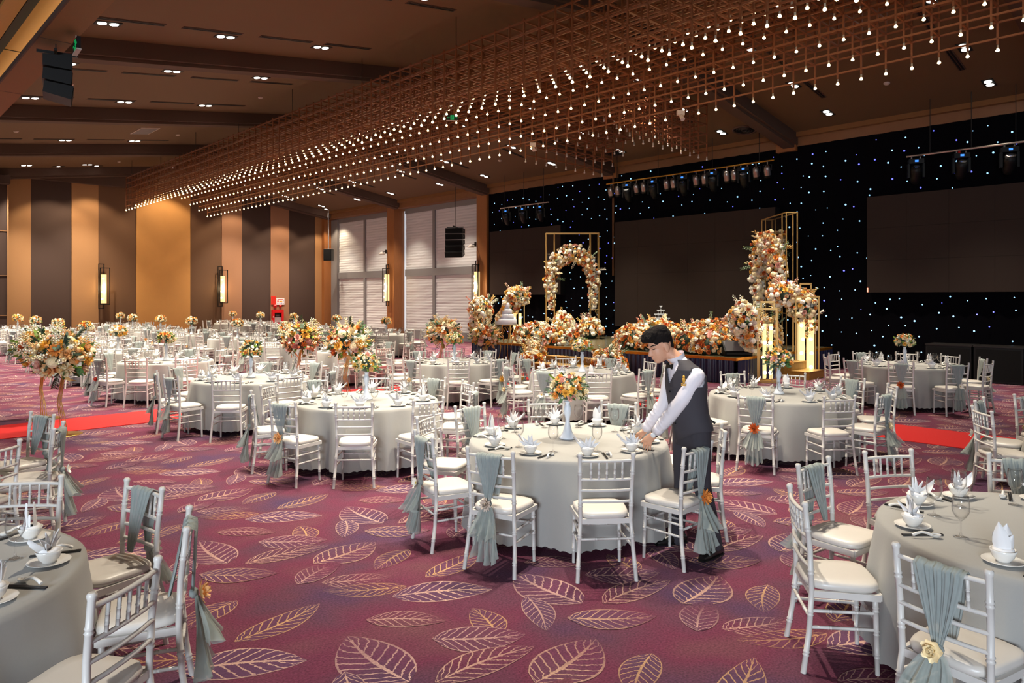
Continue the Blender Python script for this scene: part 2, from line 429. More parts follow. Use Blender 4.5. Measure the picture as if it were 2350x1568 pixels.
# striped back wall: upholstered panels side by side
m = MB(); m.box((10, WALLV + .25, 4.2), (27, .2, 8.4)); wb = struct(m.obj('wall_back', 'wall_dark'))
BND = [5.2, 6.74, 8.31, 9.43, 11.08, 13.64, 15.24, 16.35, 17.96, 19.07, 20.68, 21.65]
KND = ['wall_tan', 'wall_dark', 'wall_tan', 'wall_brown', 'wall_gold', 'wall_brown', 'wall_pink', 'wall_dark', 'wall_pink', 'wall_dark', 'wall_tan']
for i, k in enumerate(KND):
    a, b = BND[i], BND[i + 1]; d = .12 if k in ('wall_dark', 'wall_brown') else .16
    m = MB(); m.box(((a + b) / 2, WALLV + .15 - d / 2, 3.75), (b - a - .012, d, 7.5)); m.obj('wall_panel', k, wb)
m = MB(); m.box((13, WALLV - .05, 7.62), (17.6, .5, .5)); m.obj('cornice', 'beam_paint', wb)
# dark panelled return at the far end
m = MB(); m.box((3.9, 37.4, 3.5), (3.7, 1.0, 7.0)); wl = struct(m.obj('wall_return', 'wall_dark'))
for z in (1.3, 3.0, 4.9):
    mm = MB(); mm.box((3.9, 36.89, z), (3.7, .02, .025)); mm.obj('panel_joint', 'wall_tan', wl)
mm = MB(); mm.box((5.72, 36.9, 3.5), (.05, .06, 7.0)); mm.obj('corner_trim', 'wall_tan', wl)
m = MB(); m.box((3.9, 37.15, 7.05), (3.7, 1.4, .35)); struct(m.obj('bulkhead', 'wall_dark'))

# window wall with drawn blinds, columns, lintel
m = MB(); m.box((22.15, 16, 3.75), (.3, 45, 7.5)); struct(m.obj('wall_right', 'wall_dark'))
def window(n, v0, v1, vm, jamb):
    W = struct(new('window_%d' % n, None)); W['kind'] = 'structure'
    zt, zm0, zm1 = 6.38, 3.18, 3.50
    m = MB(); m.box((WINU + .16, (v0 + v1) / 2, 3.4), (.05, v1 - v0, 6.8)); m.obj('pane', 'frame_grey', W)
    m = MB()
    for a, b, z0, z1 in ((v0, vm - .09, .42, zm0), (vm + .09, v1, .42, zm0), (v0, vm - .09, zm1, zt), (vm + .09, v1, zm1, zt)):
        nz = int((z1 - z0) / .07); V = []; F = []
        rr = random.Random(int(a * 100 + z0))
        for i in range(nz + 1):
            z = z0 + (z1 - z0) * i / nz
            for j in range(9):
                y = a + (b - a) * j / 8
                V.append((WINU + .05 + (.008 if i % 2 else 0) + .006 * math.sin(i * .9 + j * .6) + rr.uniform(-.004, .004), y, z))
        for i in range(nz):
            for j in range(8): F.append((i * 9 + j, i * 9 + j + 1, (i + 1) * 9 + j + 1, (i + 1) * 9 + j))
        p = MB(); p.add(V, [f[::-1] for f in F], 0, False); p.obj('pleated_blind', 'blind_fabric', W)
    for a, b, z0, z1 in ((v0, v1, zm0 - .02, zm1 + .02), (v0, v1, zt, 6.64), (v0, v1, 0, .42)):
        p = MB(); p.box((WINU + .03, (a + b) / 2, (z0 + z1) / 2), (.10, b - a, z1 - z0)); p.obj('rail', 'frame_grey', W)  # middle rail is the crossbar's shadow on the blinds, built as a bar
    p = MB(); p.box((WINU + .03, vm, 3.4), (.101, .18, 6.6)); p.obj('mullion_shadow', 'frame_grey', W)  # upright shadow of the bar behind the blinds, built as solid grey
    if jamb:
        p = MB(); p.box((WINU - .02, (jamb[0] + jamb[1]) / 2, 3.3), (.16, jamb[1] - jamb[0], 6.6)); p.obj('jamb', 'frame_grey', W)
    else:
        p = MB(); p.box((WINU + .12, v1 + .14, 3.4), (.03, .16, 6.3)); p.obj('daylight_gap', 'day_glass', W)
window(1, 31.1, 36.95, 34.15, (36.93, 37.9))
window(2, 24.1, 30.32, 27.93, None)
for v0, v1, nm in ((30.54, 31.17, 'column'), (23.45, 24.12, 'column'), (37.6, 38.1, 'column')):
    m = MB(); m.box((21.5, (v0 + v1) / 2, 3.45), (.8, v1 - v0, 6.9)); struct(m.obj(nm, 'column_wood'))
for v in (9.85, 16.6):
    m = MB(); m.box((21.5, v, 6.75), (.8, .62, .5)); struct(m.obj('column_capital', 'column_wood'))
m = MB(); m.box((21.45, 16, 6.76), (.5, 45, .26)); struct(m.obj('lintel', 'lintel_wood'))
m = MB(); m.box((21.4, 16, 7.06), (.75, 45, .34)); struct(m.obj('lintel_cornice', 'soffit_fabric'))
m = MB(); m.box((WINU - .02, 31, .06), (.06, 14, .12)); struct(m.obj('baseboard_right', 'frame_grey'))

# star curtain
def pleated(u, v0, v1, z0, z1, pitch, amp, axis='v', seed=1, flip=False):
    rr = random.Random(seed); n = int(abs(v1 - v0) / pitch * 4); V = []; F = []
    for i in range(n + 1):
        t = v0 + (v1 - v0) * i / n; a = amp * math.sin(i * pi / 2 + rr.uniform(-.5, .5)) + rr.uniform(-.2, .2) * amp
        for z in (z0, z1):
            V.append((u + a, t, z) if axis == 'v' else (t, u + a, z))
    for i in range(n): F.append((2 * i, 2 * i + 2, 2 * i + 3, 2 * i + 1))
    if flip: F = [f[::-1] for f in F]
    m = MB(); m.add(V, F, 0, True); return m
cur = pleated(21.22, -2, 23.4, .02, 6.63, .5, .035).obj('star_curtain', 'star_curtain')
tag(cur, 'black curtain full of tiny blue white lights hanging behind the whole stage', 'curtain')
def stars():
    rr = random.Random(3); pts = []
    v = -.4
    while v < 23.2:
        z = .3 + rr.uniform(0, .3)
        while z < 6.5:
            pts.append((v + rr.uniform(-.14, .14), z + rr.uniform(-.12, .12))); z += .40
        v += .41
    bl = MB(); bl.ball((0, 0, 0), .024, 6, 4)
    dw = bl.data('star_light', 'star_white'); db = bl.data('star_light', 'star_blue')
    pts = [p for p in pts if rr.random() < .9]
    pts.sort(key=lambda p: p[0])
    restw = MB(); restb = MB(); n = 0
    for (v, z) in pts:
        for (a, b, c, d) in ((10.0, 16.2, .9, 4.85), (2.8, 7.5, 2.1, 4.9), (18.8, 23.1, 2.1, 4.95)):
            if a < v < b and c < z < d: break
        else:
            blue = rr.random() < .2; k = rr.uniform(.55, 1.15)
            if n < 300: o = new('star_light', db if blue else dw, cur, (21.13, v, z)); o.scale = (k, k, k)
            else:
                (restb if blue else restw).join(bl, Matrix.Translation((21.13, v, z)) @ Matrix.Scale(k, 4))
            n += 1
    stuff(restw.obj('star_lights_rest', 'star_white', cur)); stuff(restb.obj('star_lights_blue_rest', 'star_blue', cur))
stars()

def screen(v0, v1, z0, z1, label):
    t = thing('led_screen', label, 'screen', (20.95, (v0 + v1) / 2, 0), 0, 'switched off LED screens')
    m = MB(); m.box((.08, 0, (z0 + z1) / 2), (.28, v1 - v0, z1 - z0)); m.obj('casing', 'black_matte', t)
    nu = max(1, round((v1 - v0) / 1.0)); nz = max(1, round((z1 - z0) / 1.0))
    for i in range(nu):
        for j in range(nz):
            p = MB(); p.box((-.07, -(v1 - v0) / 2 + (i + .5) * (v1 - v0) / nu, z0 + (j + .5) * (z1 - z0) / nz), (.02, (v1 - v0) / nu - .004, (z1 - z0) / nz - .004)); p.obj('screen_panel', 'screen', t)
screen(10.07, 16.18, 1.02, 4.82, 'large dark switched off LED screen at the centre of the stage')
screen(2.4, 7.42, 2.2, 4.85, 'dark switched off LED screen right of the stage, cut by the frame')
for o in [x for x in bpy.data.objects if x.name.startswith('led_screen')][1:2]:
    m = MB(); m.box((-.075, 2.49, 2.27), (.02, .035, .12)); m.obj('status_light', 'red_led', o)
screen(18.86, 22.99, 2.18, 4.92, 'dark switched off LED screen left of the stage behind the flower arch')

m = MB(); m.box((21.12, 16.45, 4.75), (.05, .05, 3.75)); struct(m.obj('trim_1', 'lintel_wood'))

# ------------------------------------------------------------------ stage
U0, V0, V1, HS = 15.6, 8.5, 18.0, .62
st = thing('stage', 'low stage with dark floor, gold edge and pleated navy skirt', 'stage', (18.3, 13.25, 0))
def sobj(m, n, mt): o = m.obj(n, mt, st); o.location = (-18.3, -13.25, 0); return o
m = MB(); m.box(((U0 + 21.1) / 2, (V0 + V1) / 2, HS - .04), (21.1 - U0, V1 - V0, .08)); sobj(m, 'deck', 'stage_floor')
for i in range(11):
    m = MB(); u = U0 + .25 + i * .5; m.box((u, (V0 + V1) / 2, HS + .002), (.485, V1 - V0 - .03, .006)); sobj(m, 'floor_board', 'stage_floor')
m = MB(); m.box((U0 - .02, (V0 + V1) / 2, HS - .03), (.05, V1 - V0 + .08, .07)); sobj(m, 'front_edge', 'stage_trim')
m = MB(); m.box(((U0 + 21.1) / 2, V0 - .02, HS - .03), (21.1 - U0, .05, .07)); sobj(m, 'side_edge', 'stage_trim')
m = MB(); m.box(((U0 + 21.1) / 2, V1 + .02, HS - .03), (21.1 - U0, .05, .07)); sobj(m, 'side_edge', 'stage_trim')
sobj(pleated(U0 - .06, V0, V1, .01, HS - .06, .15, .05, 'v', 4), 'front_skirt', 'skirt')
sobj(pleated(V0 - .06, U0, 21.1, .01, HS - .06, .16, .035, 'u', 5), 'side_skirt', 'skirt')
sobj(pleated(V1 + .06, U0, 21.1, .01, HS - .06, .16, .035, 'u', 6), 'side_skirt', 'skirt')
def steps(label, boxes, loc):
    t = thing('steps', label, 'steps', loc, 0, 'gold glitter stage steps')
    for (c, d) in boxes:
        m = MB(); m.box((c[0], c[1], d[2] / 2), d); o = m.obj('step', 'brass_glitter', t)
        m = MB(); m.box((c[0], c[1], d[2] + .006), (d[0] + .02, d[1] + .02, .012)); m.obj('tread', 'gold_paint', t)
steps('gold glitter steps in front of the stage at the end of the red carpet', [((.33, 0), (.6, 2.0, .36)), ((-.25, 0), (.55, 2.0, .18))], (15.17, 13.3, 0))
steps('gold glitter steps beside the stage between two light columns', [((0, .33), (.85, .5, .40)), ((0, -.15), (.85, .46, .2))], (18.05, 8.0, 0))

# ------------------------------------------------------------------ lattice chandeliers
def chandelier(name, label, rows, stations, along_v, base, lit, group):
    """rows: fixed coordinate of each of the ten rows; stations: coordinates of the uprights along the rows"""
    c0 = (sum(rows) / 10, sum(stations) / len(stations)) if along_v else (sum(stations) / len(stations), sum(rows) / 10)
    t = thing(name, label, 'chandelier', (c0[0], c0[1], base), 0, group)
    def P(r, s, z): return ((r if along_v else s) - c0[0], (s if along_v else r) - c0[1], z - base)
    ST = .257; LV = [base + .16 + ST * k for k in range(6)]; TOP = LV[-1] + .06
    B = .031
    RW = [i for i in range(10) if i not in (4, 5)]      # the two middle rows carry no uprights
    hb = [base + ST * min(i, 9 - i) for i in range(10)]
    # rails along the rows
    for i in RW:
        for k in range(6):
            if LV[k] < hb[i] + .1: continue
            m = MB(); m.bar(P(rows[i], stations[0], LV[k]), P(rows[i], stations[-1], LV[k]), B, B); m.obj('rail', 'lattice_wood', t)
    ups = []; crs = []
    for s in stations:
        for i in RW: ups.append((i, s))
        for k in range(6):
            for (a, b) in (((0, 9),) if k >= 4 else ((0, k), (9 - k, 9))):
                if a != b: crs.append((a, b, k, s))
    near = lambda q: -proj((q[0], q[1], q[2]))[2] if proj(q) else -99
    def world(r, s, z): return (r if along_v else s, s if along_v else r, z)
    ups.sort(key=lambda x: (abs(x[0] - 4.5) < 4, -near(world(rows[x[0]], x[1], 6.5)) if proj(world(rows[x[0]], x[1], 6.5)) and inframe(world(rows[x[0]], x[1], hb[x[0]]), 60) else 99))
    meshes = {}
    rest = MB()
    bl = MB()
    bl.lathe([(.0, .0), (.013, -.004), (.028, -.028), (.028, -.040), (.014, -.050), (0, -.052)], 8)
    bd = bl.data('light_bulb', 'bulb_glass' if lit else 'bulb_off')
    sk = MB(); sk.lathe([(0, .055), (.016, .055), (.016, .01), (.022, -.002), (0, -.002)], 6); skd = sk.data('bulb_socket', 'socket')
    brest = MB(); srest = MB()
    for n, (i, s) in enumerate(ups):
        z0 = hb[i] + .06
        if n < 300:
            key = min(i, 9 - i)
            if key not in meshes:
                m = MB(); m.box((0, 0, (TOP - z0) / 2), (B, B, TOP - z0)); meshes[key] = m.data('upright', 'lattice_wood')
            new('upright', meshes[key], t, P(rows[i], s, z0))
            b = new('light_bulb', bd, t, P(rows[i], s, hb[i])); new('bulb_socket', skd, b)
        else:
            rest.box(P(rows[i], s, (z0 + TOP) / 2), (B, B, TOP - z0))
            M = Matrix.Translation(P(rows[i], s, hb[i])); brest.join(bl, M); srest.join(sk, M)
    crs.sort(key=lambda x: -near(world(rows[x[0]], x[3], 6.5)) if proj(world(rows[x[0]], x[3], 6.5)) and inframe(world((rows[x[0]] + rows[x[1]]) / 2, x[3], LV[x[2]]), 150) else 99)
    cm = {}
    for n, (a, b, k, s) in enumerate(crs):
        if n < 300:
            L = abs(rows[b] - rows[a]); key = round(L, 3)
            if key not in cm:
                m = MB(); m.box((0, 0, 0), (L, B, B) if along_v else (B, L, B)); cm[key] = m.data('cross_bar', 'lattice_wood')
            p = P((rows[a] + rows[b]) / 2, s, LV[k]); new('cross_bar', cm[key], t, p)
        else: rest.bar(P(rows[a], s, LV[k]), P(rows[b], s, LV[k]), B, B)
    if rest.v: stuff(rest.obj('lattice_bars', 'lattice_wood', t))
    if brest.v: stuff(brest.obj('bulbs_rest', 'bulb_glass' if lit else 'bulb_off', t)); stuff(srest.obj('sockets_rest', 'socket', t))
    # hanging rods up to the roof
    for i in (0, 9):
        for s in stations[2::9]:
            q = world(rows[i], s, 0); m = MB(); m.tube([P(rows[i], s, TOP), P(rows[i], s, zc(q[0]) + .02)], .008, 5); m.obj('hanging_rod', 'dark_metal', t)
    return t
chandelier('lattice_chandelier', 'long wooden lattice chandelier with rows of glowing bulbs running the hall length', [9.98 + .405 * i for i in range(10)], [35.6 - .42 * i for i in range(82)], True, 6.07, True, None)
chandelier('lattice_chandelier', 'short wooden lattice chandelier with unlit bulbs in front of the stage', [10.35 + .405 * i for i in range(10)], [14.05 + .42 * i for i in range(9)], False, 5.86, False, None)

# ------------------------------------------------------------------ ceiling fittings
def slope(u): return math.atan(.143) * -1 if u <= 11.8 else math.atan(.155)
def fit(name, u, v, label, cat, group, drop=0):
    t = thing(name, label, cat, (u, v, zc(u) - drop), 0, group); t.rotation_euler = (0, slope(u), 0); return t
dm = MB(); dm.box((0, 0, -.006), (.46, .24, .012)); dm_d = dm.data('housing', 'black')
lm = MB(); lm.lathe([(0, -.02), (.075, -.02), (.085, -.008), (.085, 0)], 14); lm_d = lm.data('lamp', 'lamp_white')
LU = {'l': (3.97, 6.24, 8.51), 'r': (15.7, 17.9, 20.03)}
VS = (4.35, 8.15, 11.4, 15.3, 18.55, 22.4, 25.4, 29.3, 32.3, 36.0)
BAY = ['nearest', 'second', 'third', 'fourth', 'fifth', 'sixth', 'seventh', 'eighth', 'ninth', 'tenth']
def spot(u, v, W, ang=80, blend=.7, col=(1, .89, .72), tilt=0):
    l = bpy.data.lights.new('downlight_beam', 'SPOT'); l.energy = W; l.spot_size = R(ang); l.spot_blend = blend; l.color = col; l.shadow_soft_size = .07
    o = bpy.data.objects.new('downlight_beam', l); COL.objects.link(o); o.location = (u, v, zc(u) - .09)
    if tilt: o.rotation_euler = (0, R(tilt), 0)
    return o
for side, us in LU.items():
    for ui, u in enumerate(us):
        for vi, v in enumerate(VS):
            vis = inframe((u, v, zc(u)), 60)
            where = ('on the slope above the lobby side' if side == 'l' else 'on the slope above the stage side')
            t = fit('downlight', u, v, 'twin ceiling downlight, %s row of the hall, %s in from the %s' % (ORD[vi], ORD[ui if side == 'l' else 2 - ui], 'lobby soffit' if side == 'l' else 'stage wall'), 'downlight', 'twin ceiling downlights')
            new('housing', dm_d, t)
            for dx in (-.105, .105): new('lamp', lm_d, t, (dx, 0, 0))
            far = v > 14
            W = SPOT_W * (1.0 if far else .76)
            if side == 'r': W *= .8 if v < 20 else .9
            if u == 15.7 or u == 8.51: W *= 1.2
            if u > 20: W *= .6
            if u > 20 and v < 23: spot(u, v, W * .8, 58, .8, tilt=14)      # aimed at the floor, away from the curtain
            else: spot(u, v, W)
for i, u in enumerate((7.5, 9.0, 12.3, 15.8, 18.5, 20.6)):
    t = fit('downlight', u, 36.5, 'small ceiling downlight washing the striped back wall, %s from its dark end' % ORD[i], 'downlight', 'wall washing downlights')
    new('housing', dm_d, t); new('lamp', lm_d, t)
    spot(u, 36.5, 520, 100, .35, (1, .80, .55))
sm = MB(); sm.box((0, 0, -.004), (1.24, .15, .012)); sm_d = sm.data('slot_frame', 'beam_paint')
sb = MB(); sb.box((0, -.03, -.012), (1.2, .035, .012)); sb.box((0, .03, -.012), (1.2, .035, .012)); sb_d = sb.data('slot_opening', 'black')
for side, us in (('l', (4.3, 5.86, 7.48, 9.05)), ('r', (14.6, 16.3, 18.4, 19.3))):
    for vi, v in enumerate((4.65, 7.83, 11.75, 15.0, 19.02, 22.2, 25.8, 29.1, 32.7)):
        for ui, u in enumerate(us[:3] if side == 'r' else us):
            t = fit('air_slot', u, v, 'slim dark air slot by %s downlight row, %s from the %s' % (ORD[vi], ORD[ui], 'lobby soffit' if side == 'l' else 'ridge, stage slope'), 'air vent', 'slim ceiling air slots')
            new('slot_frame', sm_d, t); new('slot_opening', sb_d, t)
dmm = MB(); dmm.lathe([(0, -.055), (.045, -.05), (.06, -.03), (.075, -.025), (.075, 0)], 12); dm2 = dmm.data('smoke_detector', 'vent_white')
for i, (u, v) in enumerate([(4.79, 18.03), (4.49, 20.57), (9.57, 20.87), (4.5, 27.59), (9.54, 27.78), (9.55, 35.11), (10.03, 18.04), (4.79, 25.51), (18.9, 6.25), (19.45, 10.05), (18.84, 20.17)]):
    o = new('smoke_detector', dm2, None, (u, v, zc(u))); o.rotation_euler = (0, slope(u), 0)
    tag(o, 'small white smoke detector on the ceiling, %s' % ['just behind the first beam by the exit sign', 'below the hanging lobby speaker', 'between two air slots near the lattice', 'ahead of the third beam on the lobby side', 'past the square grille', 'close to the back wall', 'under the second beam by the lattice', 'on the second beam on the lobby side', 'above the right screen', 'next to the round vent over the stage', 'above the hanging line array'][i], 'smoke detector', 'smoke detectors')
t = fit('square_grille', 8.2, 27.1, 'square white ceiling grille between two beams on the lobby side', 'air vent', None)
m = MB(); m.box((0, 0, -.01), (.62, 1.25, .02)); m.obj('frame', 'vent_white', t)
for i in range(14):
    m = MB(); m.box((0, -.55 + i * .085, -.022), (.54, .05, .012)); m.obj('slat', 'frame_grey', t)
for n, (u, v) in enumerate(((20.17, 10.71), (20.1, 15.64))):
    t = fit('round_vent', u, v, ['round dark ceiling vent beside the beam right of the stage centre', 'round dark ceiling vent behind the unlit lattice'][n], 'air vent', 'round ceiling vents')
    m = MB(); m.lathe([(.36, 0), (.36, -.03), (.31, -.035), (.30, -.01)], 24); m.obj('rim', 'beam_paint', t)
    for r in (.25, .18, .11):
        m = MB(); m.lathe([(r, -.005), (r, -.04), (r - .045, -.03), (r - .045, -.005)], 20); m.obj('ring', 'dark_metal', t)
    m = MB(); m.lathe([(.32, -.003), (0, -.003)], 20); m.obj('back_plate', 'black', t)

# ------------------------------------------------------------------ wall sconces
def sconce(loc, rz, label):
    t = thing('wall_sconce', label, 'wall lamp', loc, rz, 'tall black framed wall lanterns')    # local: x sideways, -y out of the wall
    def fr(n, w_, z0, z1, x0, y0, d):
        m = MB()
        for x in (x0 - w_ / 2, x0 + w_ / 2): m.bar((x, y0, z0), (x, y0, z1), .035, .035)
        for z in (z0, z1): m.bar((x0 - w_ / 2 - .017, y0, z), (x0 + w_ / 2 + .017, y0, z), .035, .035)
        m.obj(n, 'black', t)
    fr('outer_frame', .40, -.86, .86, .06, -.34, 0); fr('inner_frame', .22, -1.05, 1.05, -.04, -.12, 0)
    for z in (-.86, .86):
        m = MB(); m.bar((.0, -.34, z), (.0, -.02, z), .03, .03); m.obj('bracket', 'black', t)
    m = MB(); m.lathe([(0, -.80), (.125, -.80), (.125, .56), (0, .56)], 14, (.04, -.2, 0), 0, False); m.obj('glass_tube', 'sconce_glow', t)
    for z in (-.6, -.28, .05, .36):
        m = MB(); m.ball((.04 - .09 + .05 * (z > 0), -.31, z), .045, 8, 6, 0, (1, .5, 1)); m.obj('bulb', 'sconce_bulb', t)
    l = bpy.data.lights.new('sconce_light', 'POINT'); l.energy = 35; l.color = (1, .75, .4); l.shadow_soft_size = .12
    o = bpy.data.objects.new('sconce_light', l); COL.objects.link(o); o.parent = t; o.location = (.04, -.5, -.1)
sconce((9.55, WALLV - .02, 2.6), 0, 'tall black wall lantern on the back wall, nearer the lobby end')
sconce((15.15, WALLV - .02, 2.65), 0, 'tall black wall lantern on the back wall between brown and rose panels')
sconce((21.06, 30.85, 2.7), R(-90), 'tall black wall lantern on the wooden column between the two blinds')
sconce((21.06, 23.85, 2.65), R(-90), 'tall black wall lantern on the wooden column beside the stage curtain')

# ------------------------------------------------------------------ banquet chairs
def turned(m, p0, p1, r, n=8, rings=(), mi=0, r1=None):
    """round bar with raised turned rings at the given fractions"""
    p0 = Vector(p0); p1 = Vector(p1); r1 = r if r1 is None else r1
    ts = [(0, 1)]
    for q in rings:
        for d, k in ((-.030, 1), (-.023, 1.26), (-.015, 1), (.015, 1), (.023, 1.26), (.030, 1)): ts.append((q + d, k))
    ts.append((1, 1))
    pts = [p0.lerp(p1, t) for t, k in ts]; rad = [(r + (r1 - r) * t) * k for t, k in ts]
    return m.tube(pts, rad, n, mi)
def chair_meshes(lod):
    n = (8, 6, 5)[lod]; D = {}
    rg = (.12, .42, .62) if lod == 0 else ()
    P = []
    def rear(s):
        m = MB()
        foot = Vector((s * .215, -.215, 0)); knee = Vector((s * .185, -.165, .43)); top = Vector((s * .195, -.20, .90))
        pts = [foot, foot.lerp(knee, .5) + Vector((0, .008, 0)), knee, knee.lerp(top, .5) + Vector((0, .008, 0)), top]
        if lod == 0:
            pp = []; rr = []
            for a, b in zip(pts[:-1], pts[1:]):
                for t, k in ((0, 1), (.43, 1), (.455, 1.28), (.48, 1.0), (.51, 1.0), (.535, 1.28), (.56, 1)): pp.append(a.lerp(b, t)); rr.append(.0155 * k)
            pp += [top, top + Vector((0, -.001, .012)), top + Vector((0, -.001, .022)), top + Vector((0, -.001, .03))]; rr += [.0155, .0195, .0195, .013]
            m.tube(pp, rr, n)
        else: m.tube(pts + [top + Vector((0, 0, .03))], .0165, n)
        return m
    def front(s):
        m = MB(); turned(m, (s * .18, .175, 0), (s * .175, .165, .42), .0125, n, (.25, .55, .85) if lod == 0 else (), 0, .016); return m
    rail = lambda z, y, bow, r: MB().tube([(-.19, y, z), (-.1, y - bow * .8, z), (0, y - bow, z), (.1, y - bow * .8, z), (.19, y, z)], r, n, 0, False)
    back = [('top_rail', rail(.872, -.196, .022, .0115)), ('rung', rail(.735, -.186, .018, .0105)), ('rung', rail(.655, -.18, .018, .0105)), ('rung', rail(.572, -.174, .015, .0105))]
    spn = []
    for x in (-.115, -.058, 0, .058, .115):
        m = MB(); yb = .02 * (1 - (x / .19) ** 2)
        turned(m, (x, -.186 - yb * .9, .735), (x, -.196 - yb, .872), .0085, max(5, n - 2), (.3, .6) if lod == 0 else ()); spn.append(m)
    st = []
    for z in (.335, .245):
        for s in (-1, 1): m = MB(); turned(m, (s * .192, -.175, z), (s * .177, .168, z), .0095, max(5, n - 2), (.3, .7) if lod == 0 else ()); st.append(m)
    for y, w_ in ((.167, .176), (-.178, .193)):
        m = MB(); turned(m, (-w_, y, .30), (w_, y, .30), .0095, max(5, n - 2), (.3, .7) if lod == 0 else ()); st.append(m)
    sf = MB()
    for a, b in (((-.185, -.165), (.185, -.165)), ((-.195, .185), (.195, .185)), ((-.185, -.165), (-.195, .185)), ((.185, -.165), (.195, .185))):
        sf.bar((a[0], a[1], .427), (b[0], b[1], .427), .02, .036)
    # padded seat: rounded trapezoid, domed
    se = MB(); NA = 28 if lod == 0 else 16; prof = [(.97, .445), (1.02, .455), (1.03, .468), (1.0, .484), (.93, .491), (.6, .494), (0, .495)]
    V = []; F = []
    for k, z in prof:
        for i in range(NA):
            a = 2 * pi * i / NA; c, s_ = math.cos(a), math.sin(a)
            e = 4.5; q = (abs(c) ** e + abs(s_) ** e) ** (-1 / e)
            y = s_ * q * .19 * k + .008; x = c * q * (.186 + .014 * (s_ * q)) * k
            V.append((x, y, z))
    for j in range(len(prof) - 1):
        for i in range(NA): F.append((j * NA + i, j * NA + (i + 1) % NA, (j + 1) * NA + (i + 1) % NA, (j + 1) * NA + i))
    se.add(V, F, 0, True); se.add([(V[i][0], V[i][1], .445) for i in range(NA)], [tuple(range(NA))[::-1]])
    I = Matrix.Identity(4)
    def merge(l):
        m = MB()
        for q in l: m.join(q, I)
        return m
    out = [('seat', se.data('seat', 'seat_vinyl'))]
    W = 'white_paint'
    if lod == 0:
        out += [('seat_frame', sf.data('seat_frame', W))]
        out += [('leg', rear(s).data('leg', W)) for s in (-1, 1)] + [('leg', front(s).data('leg', W)) for s in (-1, 1)]
        out += [(nm, m.data(nm, W)) for nm, m in back] + [('spindle', m.data('spindle', W)) for m in spn] + [('stretcher', m.data('stretcher', W)) for m in st]
    elif lod == 1:
        out += [('seat_frame', sf.data('seat_frame', W))]
        out += [('leg', rear(s).data('leg', W)) for s in (-1, 1)] + [('leg', front(s).data('leg', W)) for s in (-1, 1)]
        out += [('backrest', merge([m for _, m in back] + spn).data('backrest', W)), ('stretchers', merge(st).data('stretchers', W))]
    else:
        out += [('frame', merge([sf, rear(-1), rear(1), front(-1), front(1)] + st).data('frame', W)), ('backrest', merge([m for _, m in back] + spn).data('backrest', W))]
    return out
CH = [chair_meshes(i) for i in range(3)]

# sash: gathered cloth over the top rail, knotted low on the back, tails hanging behind
def sash_meshes(seed, lod):
    rr = random.Random(seed); NS = 44 if lod == 0 else 14
    ph = [rr.uniform(0, 6.28) for _ in range(6)]
    sh = rr.uniform(-.02, .02); top = .112 + rr.uniform(-.012, .014)
    def pleat(s, t): return .0045 * math.sin(s * 17 + ph[0] + .8 * math.sin(t * 3)) + .0035 * math.sin(s * 37 + ph[1] + t) + .002 * math.sin(s * 61 + ph[2])
    m = MB(); V = []; F = []
    rows = []
    for t in [0, .15, .3, .45, .6, .75, .88, 1]:      # front panel, knot up to the rail
        z = .53 + (.878 - .53) * t; wd = .022 + (top - .022) * (t ** .85); y = -.135 - .052 * t + .02 * (1 - t); rows.append((z, wd, y, 1))
    rows.append((.895, top, -.206, 0))
    for t in [0, .12, .25, .4, .55, .7, .85, 1]:      # back panel, rail down to the knot
        z = .878 - (.878 - .53) * t; wd = top - (top - .020) * (t ** 1.15); y = -.242 + .018 * t; rows.append((z, wd, y, -1))
    for z, wd, y, sg in rows:
        for j in range(NS + 1):
            s = -1 + 2 * j / NS; bow = .02 * (1 - (s * wd / .19) ** 2) - .02
            V.append((sh * (z - .5) * 2 + s * wd, y - bow * .6 - sg * 0 + pleat(s, z * 5) * (1 if sg <= 0 else -1), z + .004 * math.sin(s * 9 + ph[2]) * (sg == 0)))
    for i in range(len(rows) - 1):
        for j in range(NS): F.append((i * (NS + 1) + j, i * (NS + 1) + j + 1, (i + 1) * (NS + 1) + j + 1, (i + 1) * (NS + 1) + j))
    m.add(V, F, 0, True)
    kn = MB(); kn.ball((0, -.228, .525), .03, 10, 6, 0, (1.1, .8, .9))
    tails = []
    swing = rr.uniform(-.05, .05)
    for zb, w1, y1, k in ((.29, .128, -.325, 0), (.105, .108, -.285, 1)):
        V = []; F = []; NR = 9 if lod == 0 else 5
        for i in range(NR + 1):
            t = i / NR; z = .52 + (zb - .52) * t; wd = .022 + (w1 - .022) * t ** .6; y = -.238 + (y1 + .238) * t
            for j in range(NS + 1):
                s = -1 + 2 * j / NS; a = .005 + .034 * t * t
                V.append((swing * t + s * wd + .006 * math.sin(s * 23 + ph[3] + k) * t, y + a * math.sin(s * 11 + ph[4] + 2 * k + t * 1.5) + a * .5 * math.sin(s * 23 + ph[5] + t * 3), z + (.012 * math.sin(s * 14 + ph[1] + k) if i == NR else 0) + .035 * s * s * t))
        for i in range(NR):
            for j in range(NS): F.append((i * (NS + 1) + j, i * (NS + 1) + j + 1, (i + 1) * (NS + 1) + j + 1, (i + 1) * (NS + 1) + j))
        q = MB(); q.add(V, F, 0, True); tails.append(q)
    return [('drape', m.data('drape', 'sash')), ('knot', kn.data('knot', 'sash'))] + [('tail', q.data('tail', 'sash_sheer')) for q in tails]
SASH = [[sash_meshes(s, l) for s in range(4)] for l in (0, 1)]

